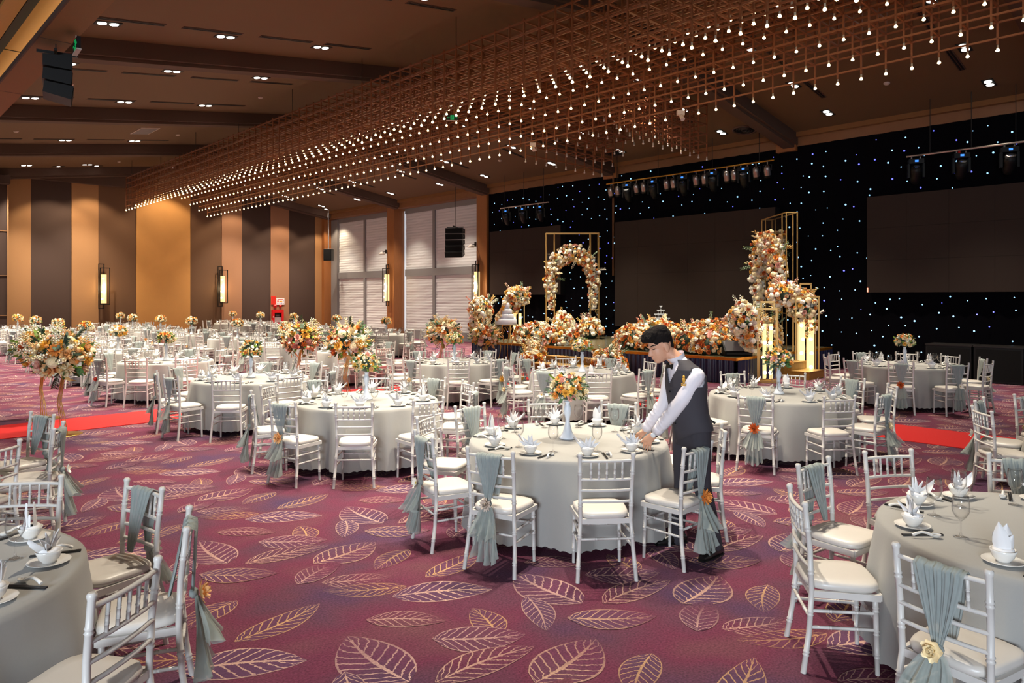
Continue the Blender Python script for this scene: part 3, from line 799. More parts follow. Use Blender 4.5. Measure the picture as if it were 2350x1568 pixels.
# ------------------------------------------------------------------ blossoms
def petal(L, W, cup, n=3):
    V = []; F = []
    for i in range(n + 1):
        t = i / n; wd = W * math.sin(pi * min(1, .12 + t * .8)) ; z = cup * t * t
        for s in (-1, 0, 1): V.append((s * wd / 2, L * t, z + abs(s) * .12 * W * t))
    for i in range(n):
        for j in (0, 1): F.append((i * 3 + j, i * 3 + j + 1, i * 3 + 4 + j, i * 3 + 3 + j))
    return V, F
def flower(kind, seed=0, fine=True):
    """blossom of radius about 1 facing +z"""
    rr = random.Random(seed); m = MB()
    def layer(n, L, W, cup, tilt, z, off):
        for k in range(n):
            V, F = petal(L, W, cup, 3 if fine else 2); a = off + 2 * pi * k / n + rr.uniform(-.15, .15); tl = tilt + rr.uniform(-.12, .12)
            M = Matrix.Rotation(a, 4, 'Z') @ Matrix.Translation((0, .08, z)) @ Matrix.Rotation(tl, 4, 'X')
            m.add([M @ Vector(p) for p in V], F, 0, True)
    if kind == 'rose':
        layer(7, 1.0, .85, .25, .15, -.15, 0); layer(6, .85, .75, .35, .65, -.05, .4); layer(5, .65, .6, .3, 1.0, .05, .2); layer(4, .45, .45, .15, 1.35, .15, .1)
        m.ball((0, 0, .32), .2, 6, 4)
    elif kind == 'dahlia':
        layer(12, 1.0, .42, .15, .1, -.1, 0); layer(11, .85, .4, .25, .5, 0, .3); layer(9, .65, .34, .25, .9, .1, .1); layer(6, .42, .3, .1, 1.25, .2, .2); m.ball((0, 0, .3), .18, 6, 4)
    elif kind == 'daisy':
        layer(9, 1.0, .5, .1, .12, 0, 0); m.ball((0, 0, .1), .26, 8, 5, 1, (1, 1, .7))
    elif kind == 'anemone':
        layer(6, 1.0, .95, .3, .2, 0, 0); m.ball((0, 0, .12), .2, 8, 5, 1, (1, 1, .7))
    elif kind == 'ball':
        V = []; F = []; n, k = (10, 7) if fine else (7, 5)
        for i in range(k + 1):
            t = pi * i / k
            for j in range(n):
                q = 1 + rr.uniform(-.13, .13); V.append((.95 * q * math.sin(t) * math.cos(2 * pi * j / n), .95 * q * math.sin(t) * math.sin(2 * pi * j / n), .85 * q * math.cos(t)))
        for i in range(k):
            for j in range(n): F.append((i * n + j, (i + 1) * n + j, (i + 1) * n + (j + 1) % n, i * n + (j + 1) % n))
        m.add(V, F, 0, False)
    elif kind == 'tulip':
        layer(5, 1.1, .8, .3, 1.0, -.2, 0); layer(3, .9, .7, .2, 1.3, -.1, .3)
    elif kind == 'leaf':
        V, F = petal(1.6, .62, .25, 3); m.add(V, F, 0, True)
    elif kind == 'sprig':       # thin stem with paired leaves
        m.tube([(0, 0, 0), (0, .1, 1), (0, .35, 2.0)], .03, 4)
        for i in range(7):
            z = .35 + i * .26; y = .1 * z + .02
            for s in (-1, 1):
                V, F = petal(.55, .34, .1, 2); M = Matrix.Translation((0, y, z)) @ Matrix.Rotation(s * 1.2, 4, 'Z') @ Matrix.Rotation(.5 + rr.uniform(-.3, .3), 4, 'X'); m.add([M @ Vector(p) for p in V], F, 0, True)
    elif kind == 'spray':       # small blossoms strung on a stem
        m.tube([(0, 0, 0), (0, .15, 1.2), (0, .5, 2.4)], .03, 4, 1)
        for i in range(16):
            z = .4 + i * .13; a = i * 2.4; q = .32 - .008 * i
            m.ball((q * math.cos(a) * .9, .08 * z + q * math.sin(a) * .9, z), .17 - .004 * i, 5, 4)
    return m
FLM = {}
EYE = {'daisy': 'fl_eye', 'anemone': 'fl_eye', 'spray': 'leaf_lime'}
def fl_data(kind, color, seed=0):
    key = (kind, color, seed % 3)
    if key not in FLM:
        FLM[key] = flower(kind, seed % 3).data(kind, [color, EYE.get(kind, color)])
    return FLM[key]
LOWFL = {}
def low(kind, seed):
    k = (kind, seed % 3)
    if k not in LOWFL: LOWFL[k] = flower(kind, seed % 3, False)
    return LOWFL[k]
def aim(p, d, roll, s):
    q = Vector(d).normalized().to_track_quat('Z', 'Y')
    return Matrix.Translation(p) @ q.to_matrix().to_4x4() @ Matrix.Rotation(roll, 4, 'Z') @ Matrix.Scale(s, 4)
FNAME = {'rose': 'rose', 'dahlia': 'dahlia', 'daisy': 'daisy', 'anemone': 'anemone', 'ball': 'pompom_flower', 'tulip': 'tulip', 'leaf': 'leaf', 'sprig': 'leaf_sprig', 'spray': 'blossom_spray'}
class Stuffer:
    """gathers small blossoms into one mesh of several colours"""
    def __init__(s): s.m = MB(); s.mats = []
    def put(s, kind, color, M, seed=0):
        for c in (color, EYE.get(kind, color)):
            if c not in s.mats: s.mats.append(c)
        a = low(kind, seed); idx = [s.mats.index(color), s.mats.index(EYE.get(kind, color))]
        n = len(s.m.v); s.m.v.extend(tuple(M @ Vector(p)) for p in a.v)
        for f, mi, sm in zip(a.f, a.m, a.s): s.m.f.append(tuple(i + n for i in f)); s.m.m.append(idx[min(mi, 1)]); s.m.s.append(sm)
    def obj(s, name, parent):
        if s.m.v: return stuff(s.m.obj(name, s.mats, parent))
WARM = [('rose', 'fl_peach'), ('rose', 'fl_orange'), ('dahlia', 'fl_yellow'), ('rose', 'fl_cream'), ('anemone', 'fl_white'), ('daisy', 'fl_white'), ('daisy', 'fl_white'), ('rose', 'fl_pink'), ('dahlia', 'fl_cream'), ('rose', 'fl_cream'), ('dahlia', 'fl_orange')]
def dirs(n, zmin, rr):
    out = []
    for i in range(n):
        z = 1 - (1 - zmin) * (i + .5) / n; a = i * 2.39996 + rr.uniform(-.25, .25); q = math.sqrt(max(0, 1 - z * z))
        out.append(Vector((q * math.cos(a), q * math.sin(a), z)))
    return out
def bouquet(root, c, Rad, seed, n, parts=True, zmin=-.55, pal=WARM, fs=.30, greens=26, sprigs=5, sq=(1, 1, .85)):
    rr = random.Random(seed); c = Vector(c); S = Stuffer(); G = Stuffer()
    for i, d in enumerate(dirs(n, zmin, rr)):
        k, col = pal[rr.randrange(len(pal))]
        p = c + Vector((d.x * sq[0], d.y * sq[1], d.z * sq[2])) * Rad * rr.uniform(.82, 1.0); s = Rad * fs * rr.uniform(.65, 1.15) * (.7 if k in ('daisy', 'anemone') else 1)
        M = aim(p, d + Vector((0, 0, .25)), rr.uniform(0, 6), s)
        if parts: new(FNAME[k], fl_data(k, col, i), root, M=M)
        else: S.put(k, col, M, i)
    for i in range(n):        # buds and fillers
        d = Vector((rr.gauss(0, 1), rr.gauss(0, 1), rr.gauss(.25, .8))).normalized()
        if d.z < zmin: continue
        p = c + Vector((d.x * sq[0], d.y * sq[1], d.z * sq[2])) * Rad * rr.uniform(.9, 1.12); S.put('ball', rr.choice(['fl_orange', 'fl_peach', 'fl_cream', 'fl_white', 'fl_yellow']), aim(p, d, 0, Rad * .085), i)
    for i in range(greens):
        d = Vector((rr.gauss(0, 1), rr.gauss(0, 1), rr.gauss(-.1, .7))).normalized()
        if d.z < zmin - .15: continue
        p = c + Vector((d.x * sq[0], d.y * sq[1], d.z * sq[2])) * Rad * .72
        G.put('leaf', rr.choice(['leaf_green', 'leaf_green', 'leaf_dark', 'leaf_grey', 'leaf_lime']), aim(p, d + Vector((rr.uniform(-.6, .6), rr.uniform(-.6, .6), rr.uniform(-.3, .5))), rr.uniform(0, 6), Rad * .3) @ Matrix.Rotation(R(70), 4, 'X'), i)
    for i in range(sprigs):
        d = Vector((rr.gauss(0, 1), rr.gauss(0, 1), rr.gauss(.1, .6))).normalized(); p = c + d * Rad * .6
        G.put('sprig', rr.choice(['leaf_green', 'leaf_dark', 'leaf_grey', 'leaf_lime']), aim(p, d, rr.uniform(0, 6), Rad * .33), i)
    core = MB(); core.ball(c, Rad * .74, 10, 8, 0, sq); core.obj('flower_foam', 'leaf_dark', root)
    G.obj('foliage', root); S.obj('filler_blossoms', root)

# ------------------------------------------------------------------ tableware meshes
m = MB(); m.lathe([(0, .004), (.055, .004), (.07, .008), (.092, .017), (.094, .019), (.091, .020), (.07, .012), (.05, .009), (0, .009)], 28); PLATE = m.data('dinner_plate', 'porcelain')
m = MB(); m.lathe([(0, 0), (.028, 0), (.031, .008), (.045, .022), (.053, .045), (.059, .060), (.057, .061), (.05, .047), (.04, .022), (0, .014)], 24); BOWL = m.data('soup_bowl', 'porcelain')
def gl(n):
    m = MB(); m.lathe([(0, .002), (.030, .002), (.034, .0035), (.02, .006), (.006, .012), (.0035, .03), (.0035, .078), (.008, .088), (.024, .10), (.036, .122), (.040, .145), (.038, .175), (.0335, .205), (.0320, .206), (.0365, .175), (.0385, .145), (.0345, .123), (.022, .102), (.004, .094)], n); return m
GLASS = gl(22).data('wine_glass', 'clear_glass'); GLASS_LOW = gl(10).data('wine_glass', 'clear_glass')
m = MB()
for dx in (-.006, .006): m.bar((dx, -.11, .006), (dx * .8, .11, .007), .0075, .0075)
CHOP = m.data('chopsticks', 'black_lacquer')
def spoon():
    m = MB(); V = []; F = []
    for i in range(6):                # flat bottomed bowl
        for j in range(12):
            a = 2 * pi * j / 12; k = (0, .6, .85, 1.0, 1.06, 1.0)[i]; z = (.006, .006, .009, .019, .021, .022)[i]
            V.append((.020 * k * math.cos(a), .045 + .027 * k * math.sin(a), z))
    for i in range(5):
        for j in range(12): F.append((i * 12 + j, i * 12 + (j + 1) % 12, (i + 1) * 12 + (j + 1) % 12, (i + 1) * 12 + j))
    m.add(V, F, 0, True)
    m.tube([(0, .022, .018), (0, 0, .028), (0, -.03, .034), (0, -.06, .026), (0, -.078, .016)], [.009, .0075, .007, .008, .009], 8)
    return m
SPOON = spoon().data('soup_spoon', 'porcelain')
def napkin(seed, fine=True):
    rr = random.Random(seed); m = MB()
    def blade(ang, lean, L, W, z0, curl, y0=0):
        V = []; F = []; n = 6 if fine else 3
        dx, dy = math.sin(ang) * math.sin(lean), math.cos(ang) * 0 - math.sin(lean * 0)
        for i in range(n + 1):
            t = i / n; wd = W * (1 - t ** 1.6) * (1.0 if t > .15 else .8)
            up = Vector((math.sin(ang) * L * t, y0 + curl * t * t, z0 + math.cos(ang) * L * t))
            sd = Vector((math.cos(ang), 0, -math.sin(ang)))
            for s in (-1, 0, 1): V.append(up + sd * wd * s / 2 + Vector((0, (.014 if s == 0 else -.004) * (1 - t * .6), 0)))
        for i in range(n):
            for j in (0, 1): F.append((i * 3 + j, i * 3 + j + 1, i * 3 + 4 + j, i * 3 + 3 + j))
        m.add(V, F, 0, True)
    for k, a in enumerate((-58, -34, -10, 14, 38, 62)):
        blade(R(a + rr.uniform(-6, 6)), 0, .105 + rr.uniform(-.012, .015), .046, .048, rr.uniform(-.03, .03), -.012 + .006 * (k % 3))
    # long tongue folded over the bowl's rim
    V = []; F = []; n = 6
    for i in range(n + 1):
        t = i / n; wd = .062 * math.sin(pi * (.22 + .78 * t)) + .002
        c = Vector((-.015 - .105 * t, .012 + .012 * t, .050 + .030 * t + .055 * t * t))
        for s in (-1, 0, 1): V.append(c + Vector((.012 * abs(s), wd * s / 2 + .01, .014 * abs(s))))
    for i in range(n):
        for j in (0, 1): F.append((i * 3 + j, i * 3 + j + 1, i * 3 + 4 + j, i * 3 + 3 + j))
    m.add(V, F, 0, True)
    V = []; F = []
    for i in range(5):
        for j in range(14):
            a = 2 * pi * j / 14; k = (.034, .046, .050, .040, .016)[i] * (1 + .12 * math.sin(a * 5 + i)); V.append((k * math.cos(a), k * math.sin(a), (.02, .045, .062, .072, .066)[i] + .006 * math.sin(3 * a)))
    for i in range(4):
        for j in range(14): F.append((i * 14 + j, i * 14 + (j + 1) % 14, (i + 1) * 14 + (j + 1) % 14, (i + 1) * 14 + j))
    m.add(V, F, 0, True)
    return m
NAP = [napkin(i).data('folded_napkin', 'napkin') for i in range(4)]
NAPL = [napkin(i, False).data('folded_napkin', 'napkin') for i in range(2)]
def napkin_tall(seed):      # pointed bishop's hat fold
    m = MB(); rr = random.Random(seed)
    for k, (a, w_, L, y) in enumerate(((-.12, .075, .15, -.012), (.10, .075, .14, .012), (-.45, .05, .10, .0), (.42, .05, .10, .004))):
        V = []; F = []; n = 6
        for i in range(n + 1):
            t = i / n; wd = w_ * math.sin(pi * (.28 + .72 * t)) + .001; c = Vector((math.sin(a) * L * t, y, .045 + math.cos(a) * L * t)); sd = Vector((math.cos(a), 0, -math.sin(a)))
            for s in (-1, -.5, 0, .5, 1): V.append(c + sd * wd * s / 2 + Vector((0, (.022 if y >= 0 else -.022) * (1 - s * s) * (1 - .6 * t), 0)))
        for i in range(n):
            for j in range(4): F.append((i * 5 + j, i * 5 + j + 1, i * 5 + 6 + j, i * 5 + 5 + j))
        m.add(V, F, 0, True)
    m.lathe([(.034, .02), (.048, .05), (.045, .07), (.02, .065)], 12)
    return m
NAPT = [napkin_tall(i).data('folded_napkin', 'napkin') for i in range(2)]

def cloth_mesh(seed, N, scallops):
    rr = random.Random(seed); ph = [rr.uniform(0, 6.28) for _ in range(6)]; ks = [rr.choice((7, 8, 9)), rr.choice((12, 13, 14)), rr.choice((17, 19, 21))]
    prof = [(.30, .760, 0), (.70, .760, 0), (.86, .760, 0), (.882, .757, 0), (.893, .747, 0), (.898, .72, .06), (.905, .62, .32), (.912, .50, .55), (.920, .38, .72), (.928, .26, .8), (.935, .15, .93), (.938, .065, 1)]
    V = [(0, 0, .76)]; F = []
    for r, z, a in prof:
        for i in range(N):
            t = 2 * pi * i / N
            g = math.sin(ks[0] * t + ph[0] + .5 * math.sin(2 * t + ph[3])) + .7 * math.sin(ks[1] * t + ph[1]) + .4 * math.sin(ks[2] * t + ph[2])
            q = max(-2.0, min(.9, g)) * .052 * a
            zz = z + (0 if a < 1 else .016 * abs(math.sin(scallops * t / 2)))
            V.append(((r + q + .02 * a) * math.cos(t), (r + q + .02 * a) * math.sin(t), zz))
    for i in range(N): F.append((0, 1 + i, 1 + (i + 1) % N))
    for j in range(len(prof) - 1):
        for i in range(N): F.append((1 + j * N + i, 1 + (j + 1) * N + i, 1 + (j + 1) * N + (i + 1) % N, 1 + j * N + (i + 1) % N))
    m = MB(); m.add(V, F, 0, True); return m.data('tablecloth', 'cloth')
CLOTH = [cloth_mesh(i, 300, 74) for i in range(3)]; CLOTHL = [cloth_mesh(i + 5, 72, 0) for i in range(2)]
m = MB(); m.lathe([(0, .73), (.86, .73), (.87, .738), (.87, .752), (.86, .756), (0, .756)], 40); TOPD = m.data('tabletop', 'column_wood')
m = MB(); m.tube([(0, 0, 0), (0, 0, .73)], .018, 6); TLEG = m.data('leg', 'dark_metal')
def vase_mesh(n):
    m = MB(); m.lathe([(0, .004), (.072, .004), (.078, .010), (.066, .024), (.046, .06), (.030, .11), (.022, .155), (.020, .18), (.027, .215), (.036, .25), (.036, .275), (.026, .305), (.02, .325), (.030, .345)], n); return m
VASE = vase_mesh(24).data('vase', 'vase_white')

# ------------------------------------------------------------------ tables with everything on and around them
SFL = {'white': ('anemone', 'fl_white'), 'cream': ('rose', 'fl_cream'), 'orange': ('dahlia', 'fl_orange'), 'peach': ('dahlia', 'fl_peach'), 'rust': ('dahlia', 'fl_rust'), 'taupe': ('dahlia', 'fl_taupe'), 'yellow': ('dahlia', 'fl_yellow'), 'coral': ('rose', 'fl_coral'), 'pink': ('rose', 'fl_pink')}
# u, v, phrase, sashes {bearing: flower}, bouquet ('v' white vase, None when out of frame), napkins
TABLES = [
 (4.84, .72, 'bottom right corner table', {171: 'cream', 90: 'white', 16: 'white', 268: 'peach'}, None),
 (4.90, 4.34, "waiter's table", {160: 'white', 196: 'taupe', 268: 'orange', 88: 'white', 16: 'cream'}, 1),
 (4.96, 7.78, "first table beyond the waiter's", {160: 'white', 196: 'peach', 88: 'yellow', 16: 'cream', 304: 'white'}, 2),
 (4.98, 11.2, "second table beyond the waiter's", {160: 'white', 196: 'white', 124: 'pink', 52: 'white', 304: 'white', 16: 'cream'}, 3),
 (5.10, 15.5, "third table beyond the waiter's", {196: 'coral', 160: 'white', 52: 'cream', 304: 'taupe', 124: 'cream'}, 4),
 (5.20, 19.2, "fourth table beyond the waiter's", None, 5), (5.45, 23.2, "fifth table beyond the waiter's", None, 6), (5.6, 27.2, "sixth table beyond the waiter's", None, 7),
 (5.65, 31.0, "seventh table beyond the waiter's", None, 8), (5.7, 34.6, "eighth table beyond the waiter's", None, 9),
 (9.3, .75, 'table at right frame edge', {97: 'white', 160: 'white', 52: 'cream'}, None),
 (9.22, 4.4, "table right of the waiter", {196: 'rust', 268: 'cream', 124: 'white', 52: 'white', 340: 'white'}, 10),
 (9.53, 8.1, 'second middle row table', {196: 'white', 160: 'cream', 268: 'white', 88: 'yellow', 16: 'cream', 304: 'white'}, 11),
 (9.23, 11.23, 'third middle row table', {196: 'cream', 268: 'yellow', 124: 'white', 16: 'white', 340: 'cream', 88: 'white'}, 12),
 (9.4, 15.3, 'fourth middle row table', None, 13), (9.4, 18.9, 'fifth middle row table', None, 14), (9.6, 22.6, 'sixth middle row table', None, 15), (9.4, 26.0, 'seventh middle row table', None, 16),
 (9.4, 29.2, 'eighth middle row table', None, 17), (9.3, 32.3, 'ninth middle row table', None, 18), (9.8, 35.8, 'tenth middle row table', None, 19),
 (14.97, 4.63, 'table before the black cabinets', {160: 'white', 196: 'rust', 232: 'white', 304: 'cream', 52: 'white'}, 20),
 (14.8, 1.0, 'last table at the right edge', None, None),
 (14.4, 21.3, 'first table past the stage', None, 21), (14.8, 25.4, 'second table past the stage', None, 22), (14.8, 29.0, 'third table past the stage', None, 23), (14.9, 32.5, 'fourth table past the stage', None, 24), (15.0, 35.9, 'fifth table past the stage', None, 25),
 (.10, 4.31, 'bottom left corner table', {18: 'white', 341: 'peach'}, None),
 (.20, 7.85, 'table at left frame edge', {16: 'cream', 340: 'white', 52: 'white'}, None),
]
NSET = 0; SETPOS = []
for ti, (tu, tv, phr, sashes, bq) in enumerate(TABLES):
    rr = random.Random(100 + ti); D = tu * FWD.x + tv * FWD.y; near = D < 13.5; mid = D < 22
    lod = 0 if D < 10.5 else (1 if D < 19 else 2)
    TR = .88
    if True:
        if inframe((tu, tv, .5), 420):
            t = thing('banquet_table', 'round folding table hidden under its grey cloth, the %s' % phr, 'table', (tu, tv, 0), rr.uniform(0, 1), 'round banquet tables')
            new('tabletop', TOPD, t)
            for k in range(4): new('leg', TLEG, t, (.5 * math.cos(k * pi / 2 + .4), .5 * math.sin(k * pi / 2 + .4), 0))
            o = new('tablecloth', CLOTH[ti % 3] if D < 17 else CLOTHL[ti % 2], None, (tu, tv, .003), rr.uniform(0, 6))
            tag(o, 'grey scalloped cloth hanging to the floor on the %s' % phr, 'tablecloth', 'grey tablecloths')
    base = 16
    for k in range(10):
        b = (base + 36 * k) % 360
        if phr == "waiter's table" and False: continue
        jb = rr.uniform(-2.5, 2.5); jr = rr.uniform(-.03, .03); jt = rr.uniform(-4, 4)
        if phr == 'bottom right corner table' and b == 160: b2 = 171
        else: b2 = b + jb
        a = R(b2); rad = 1.18 + jr
        cu, cv = tu + rad * math.cos(a), tv + rad * math.sin(a)
        if inframe((cu, cv, .45), 130) or inframe((cu, cv, .9), 60):
            ck = clock((tu, tv), (cu, cv))
            sf = None
            if sashes is None:
                if (k + ti) % 2 == 0: sf = rr.choice(['white', 'cream', 'white', 'peach', 'taupe'])
            else:
                for kk, vv in sashes.items():
                    if abs((kk - b2 + 180) % 360 - 180) < 9: sf = vv
            c = thing('banquet_chair', 'white turned-wood chair%s at %s o\'clock, %s' % ('' if sf else ' without sash', ck, phr), 'chair', (cu, cv, 0), a + pi / 2 + R(jt), 'white banquet chairs')
            for nm, me in CH[lod]: new(nm, me, c)
            if sf:
                s = thing('chair_sash', 'sage sash with %s flower on the %s o\'clock chair, %s' % (sf, ck, phr), 'chair sash', (cu, cv, .003), a + pi / 2 + R(jt), 'sage chair sashes')
                for nm, me in SASH[0 if lod == 0 else 1][(ti + k) % 4]: new(nm, me, s)
                kd, cl = SFL[sf]
                big = .062 if sf in ('orange', 'peach', 'rust', 'yellow') else .048
                new('flower', fl_data(kd, cl, k), s, M=aim((0, -.262, .525), (0, -1, .15), k, big))
        # place setting
        for f in (1,):
            dr = Vector((math.cos(a), math.sin(a), 0)); rt = Vector((-dr.y, dr.x, 0))   # diner's right hand side
            C0 = Vector((tu, tv, .763))
            p = C0 + dr * (.735 + rr.uniform(-.01, .01)) + rt * rr.uniform(-.01, .01)
            if not inframe(p, 60): continue
            ck = clock((tu, tv), p); fz = a - pi / 2 + pi
            if D < 19:
                tag(new('dinner_plate', PLATE, None, p), 'white dinner plate at %s o\'clock on the %s' % (ck, phr), 'plate', 'white dinner plates')
            tag(new('soup_bowl', BOWL, None, p + Vector((0, 0, .0095))), 'white soup bowl at %s o\'clock on the %s' % (ck, phr), 'bowl', 'white soup bowls')
            tall = rr.random() < .28
            nm = rr.choice(NAPT) if tall else (rr.choice(NAP) if near else rr.choice(NAPL))
            tag(new('folded_napkin', nm, None, p + Vector((0, 0, .0095)), a + pi / 2 + rr.uniform(-.5, .5)), 'white %s fold napkin in the %s o\'clock bowl, %s' % ('pointed' if tall else 'fan', ck, phr), 'napkin', 'folded white napkins')
            g = C0 + dr * (.56 + rr.uniform(-.02, .02)) + rt * (.135 + rr.uniform(-.02, .02))
            tag(new('wine_glass', GLASS if near else GLASS_LOW, None, M=Matrix.Translation(g) @ Matrix.Rotation(rr.uniform(0, 6), 4, 'Z') @ Matrix.Scale(1.1, 4)), 'clear stemmed wine glass at %s o\'clock on the %s' % (ck, phr), 'glass', 'clear wine glasses')
            if D < 15:
                q = C0 + dr * .745 + rt * .145
                tag(new('chopsticks', CHOP, None, q, a - pi / 2 + rr.uniform(-.25, .1) + .1), 'black chopsticks beside the %s o\'clock plate, %s' % (ck, phr), 'chopsticks', 'black chopsticks')
                q = C0 + dr * .735 + rt * .185
                tag(new('soup_spoon', SPOON, None, q, a + pi / 2 + rr.uniform(-.25, .15)), 'white soup spoon beside the %s o\'clock plate, %s' % (ck, phr), 'spoon', 'white soup spoons')
    if bq and inframe((tu, tv, 1.1), 80):
        t = thing('flower_vase', 'white trumpet vase with round peach bouquet on the %s' % phr, 'flower vase', (tu, tv, .763), rr.uniform(0, 6), 'table bouquets')
        new('vase', VASE, t)
        if D < 16: bouquet(t, (0, 0, .455), .16, bq, 40, True, fs=.27, greens=100, sprigs=12)
        else: bouquet(t, (0, 0, .46), .18, bq, 30, False, greens=24, sprigs=2, pal=[('rose', 'fl_cream'), ('dahlia', 'fl_yellow'), ('ball', 'fl_cream'), ('rose', 'fl_white'), ('rose', 'fl_peach'), ('dahlia', 'fl_orange')])

# ------------------------------------------------------------------ tall gilded flower stands along the red runner
STANDP = [('rose', 'fl_peach'), ('rose', 'fl_peach'), ('dahlia', 'fl_yellow'), ('rose', 'fl_cream'), ('anemone', 'fl_white'), ('daisy', 'fl_white'), ('rose', 'fl_pink'), ('dahlia', 'fl_orange'), ('ball', 'fl_cream'), ('dahlia', 'fl_cream'), ('rose', 'fl_rust')]
def floor_stand(u, v, label, seed, Rad=.40, H=1.18, loose=True):
    t = thing('flower_stand', label, 'flower stand', (u, v, 0), math.atan2(RGT.y, RGT.x) + rnd.uniform(-.4, .4), 'tall gold flower stands')
    m = MB(); m.lathe([(0, .012), (.24, .012), (.25, .008), (.25, .002), (0, .002)], 28); m.obj('base_plate', 'gold', t)
    for k in range(4):
        m = MB(); a = -.07 + k * .045; pts = [(a, 0, .01), (a * .7 - .02, .0, .25), (a * .45 - .07, 0, .5), (a * .4 - .04, 0, .68), (a * .3, 0, H - .25)]
        m.tube(pts, .0065, 6); m.obj('rod', 'gold', t)
    bouquet(t, (0, 0, H), Rad * .95, seed, 64, True, zmin=-.75, fs=.25, greens=60, sprigs=7, sq=(1, 1, .82), pal=STANDP)
    S = Stuffer(); rr = random.Random(seed)
    for i in range(30):
        d = Vector((rr.gauss(0, 1), rr.gauss(0, 1), rr.uniform(-.2, 1.3))).normalized(); S.put('spray', rr.choice(['fl_cream', 'fl_white', 'fl_cream', 'fl_peach']), aim(Vector((0, 0, H)) + d * Rad * .6, d, i, Rad * .28), i)
    for i in range(8):
        d = Vector((rr.gauss(0, 1), rr.gauss(0, 1), rr.uniform(.0, 1.2))).normalized(); S.put('sprig', rr.choice(['leaf_dark', 'leaf_grey']), aim(Vector((0, 0, H)) + d * Rad * .6, d, i, Rad * .30), i)
    for i in range(9):
        d = Vector((rr.gauss(0, 1), rr.gauss(0, 1), -.6)).normalized(); S.put('leaf', 'dry_gold', aim(Vector((0, 0, H - .12)) + d * Rad * .6, d, i, Rad * .32), i)
    S.obj('loose_sprays', t)
floor_stand(2.61, 12.37, 'tall gold flower stand before the red runner at the lobby end, white and orange ball', 41)
floor_stand(2.72, 14.25, 'tall gold flower stand behind the red runner at the lobby end', 42)
floor_stand(7.42, 12.28, 'tall gold flower stand before the red runner, halfway to the stage', 43)
floor_stand(7.42, 14.22, 'tall gold flower stand behind the red runner, halfway to the stage', 44)
floor_stand(11.45, 14.4, 'tall gold flower stand behind the red runner, closest to the stage', 45)
floor_stand(14.55, 16.2, 'large cream and orange flower ball on a gold stand below the stage corner', 46, .44, .90)

# ------------------------------------------------------------------ flower banks on the stage
BANK = [('rose', 'fl_cream'), ('ball', 'fl_cream'), ('ball', 'fl_white'), ('anemone', 'fl_white'), ('ball', 'fl_cream'), ('tulip', 'fl_white'), ('dahlia', 'fl_orange'), ('dahlia', 'fl_yellow'), ('rose', 'fl_rust'), ('anemone', 'fl_white'), ('rose', 'fl_peach'), ('dahlia', 'fl_orange'), ('rose', 'fl_rust'), ('rose', 'fl_orange'), ('dahlia', 'fl_yellow'), ('ball', 'fl_cream')]
PINK = [('rose', 'fl_cream'), ('ball', 'fl_cream'), ('ball', 'fl_white'), ('ball', 'fl_cream'), ('ball', 'fl_white'), ('anemone', 'fl_white'), ('dahlia', 'fl_cream'), ('rose', 'fl_pink'), ('rose', 'fl_peach'), ('ball', 'fl_taupe'), ('rose', 'fl_cream'), ('dahlia', 'fl_orange'), ('dahlia', 'fl_yellow'), ('rose', 'fl_rust')]
def bank(root, blobs, n, parts, seed, pal, size=.066, sprays=14, zmin=-.2, zf=.03):
    rr = random.Random(seed); S = Stuffer(); core = MB()
    W = [b[1][0] * b[1][1] + b[1][0] * b[1][2] for b in blobs]; tot = sum(W); made = 0
    for (c, r), w_ in zip(blobs, W):
        c = Vector(c); core.ball(c, 1, 12, 8, 0, (r[0] * .66, r[1] * .66, r[2] * .66))
        for i, d in enumerate(dirs(int(n * 1.35 * w_ / tot), zmin, rr)):
            p = c + Vector((d.x * r[0], d.y * r[1], d.z * r[2])) * rr.uniform(.86, 1.08)
            if p.z < zf: continue
            k, col = pal[rr.randrange(len(pal))]; nrm = Vector((d.x / r[0], d.y / r[1], d.z / r[2])).normalized() + Vector((0, 0, .2))
            s = size * rr.uniform(.6, 1.25); M = aim(p, nrm, rr.uniform(0, 6), s)
            if made < parts and (root.location + p).dot(FWD) < 40 and -nrm.dot(FWD) > -.45: new(FNAME[k], fl_data(k, col, i), root, M=M); made += 1
            else: S.put(k, col, M, i)
        for i in range(int(n * w_ / tot)):
            d = Vector((rr.gauss(0, 1), rr.gauss(0, 1), rr.gauss(.3, .8))).normalized(); p = c + Vector((d.x * r[0], d.y * r[1], d.z * r[2])) * rr.uniform(.85, 1.05)
            if p.z < zf: continue
            S.put(rr.choice(['ball', 'ball', 'leaf']), rr.choice(['fl_cream', 'fl_peach', 'fl_rust', 'fl_orange', 'leaf_green', 'leaf_dark', 'dry_gold']), aim(p, d, rr.uniform(0, 6), size * rr.uniform(.35, .6)), i)
    for i in range(sprays):
        (c, r) = blobs[rr.randrange(len(blobs))]; d = Vector((rr.gauss(0, .6), rr.gauss(0, .6), 1)).normalized()
        S.put(rr.choice(['spray', 'spray', 'sprig']), rr.choice(['fl_cream', 'fl_white', 'fl_pink', 'leaf_grey', 'dry_gold']), aim(Vector(c) + Vector((d.x * r[0], d.y * r[1], d.z * r[2] * .8)), d + Vector((rr.uniform(-.4, .4), rr.uniform(-.4, .4), 0)), i, .14), i)
    if zf > 0: core.v = [(x, y, max(z, .004)) for x, y, z in core.v]
    core.obj('flower_foam', 'leaf_dark', root); S.obj('filler_blossoms', root)
t = thing('flower_bank', 'bank of white and orange flowers on the stage, left of the glass pyramid', 'flower bank', (16.3, 11.6, .63), 0, 'stage flower banks')
bank(t, [((.1, .4, .18), (.5, .62, .48)), ((.0, -.45, .15), (.5, .6, .42)), ((.6, .05, .33), (.4, .85, .48))], 420, 280, 51, BANK)
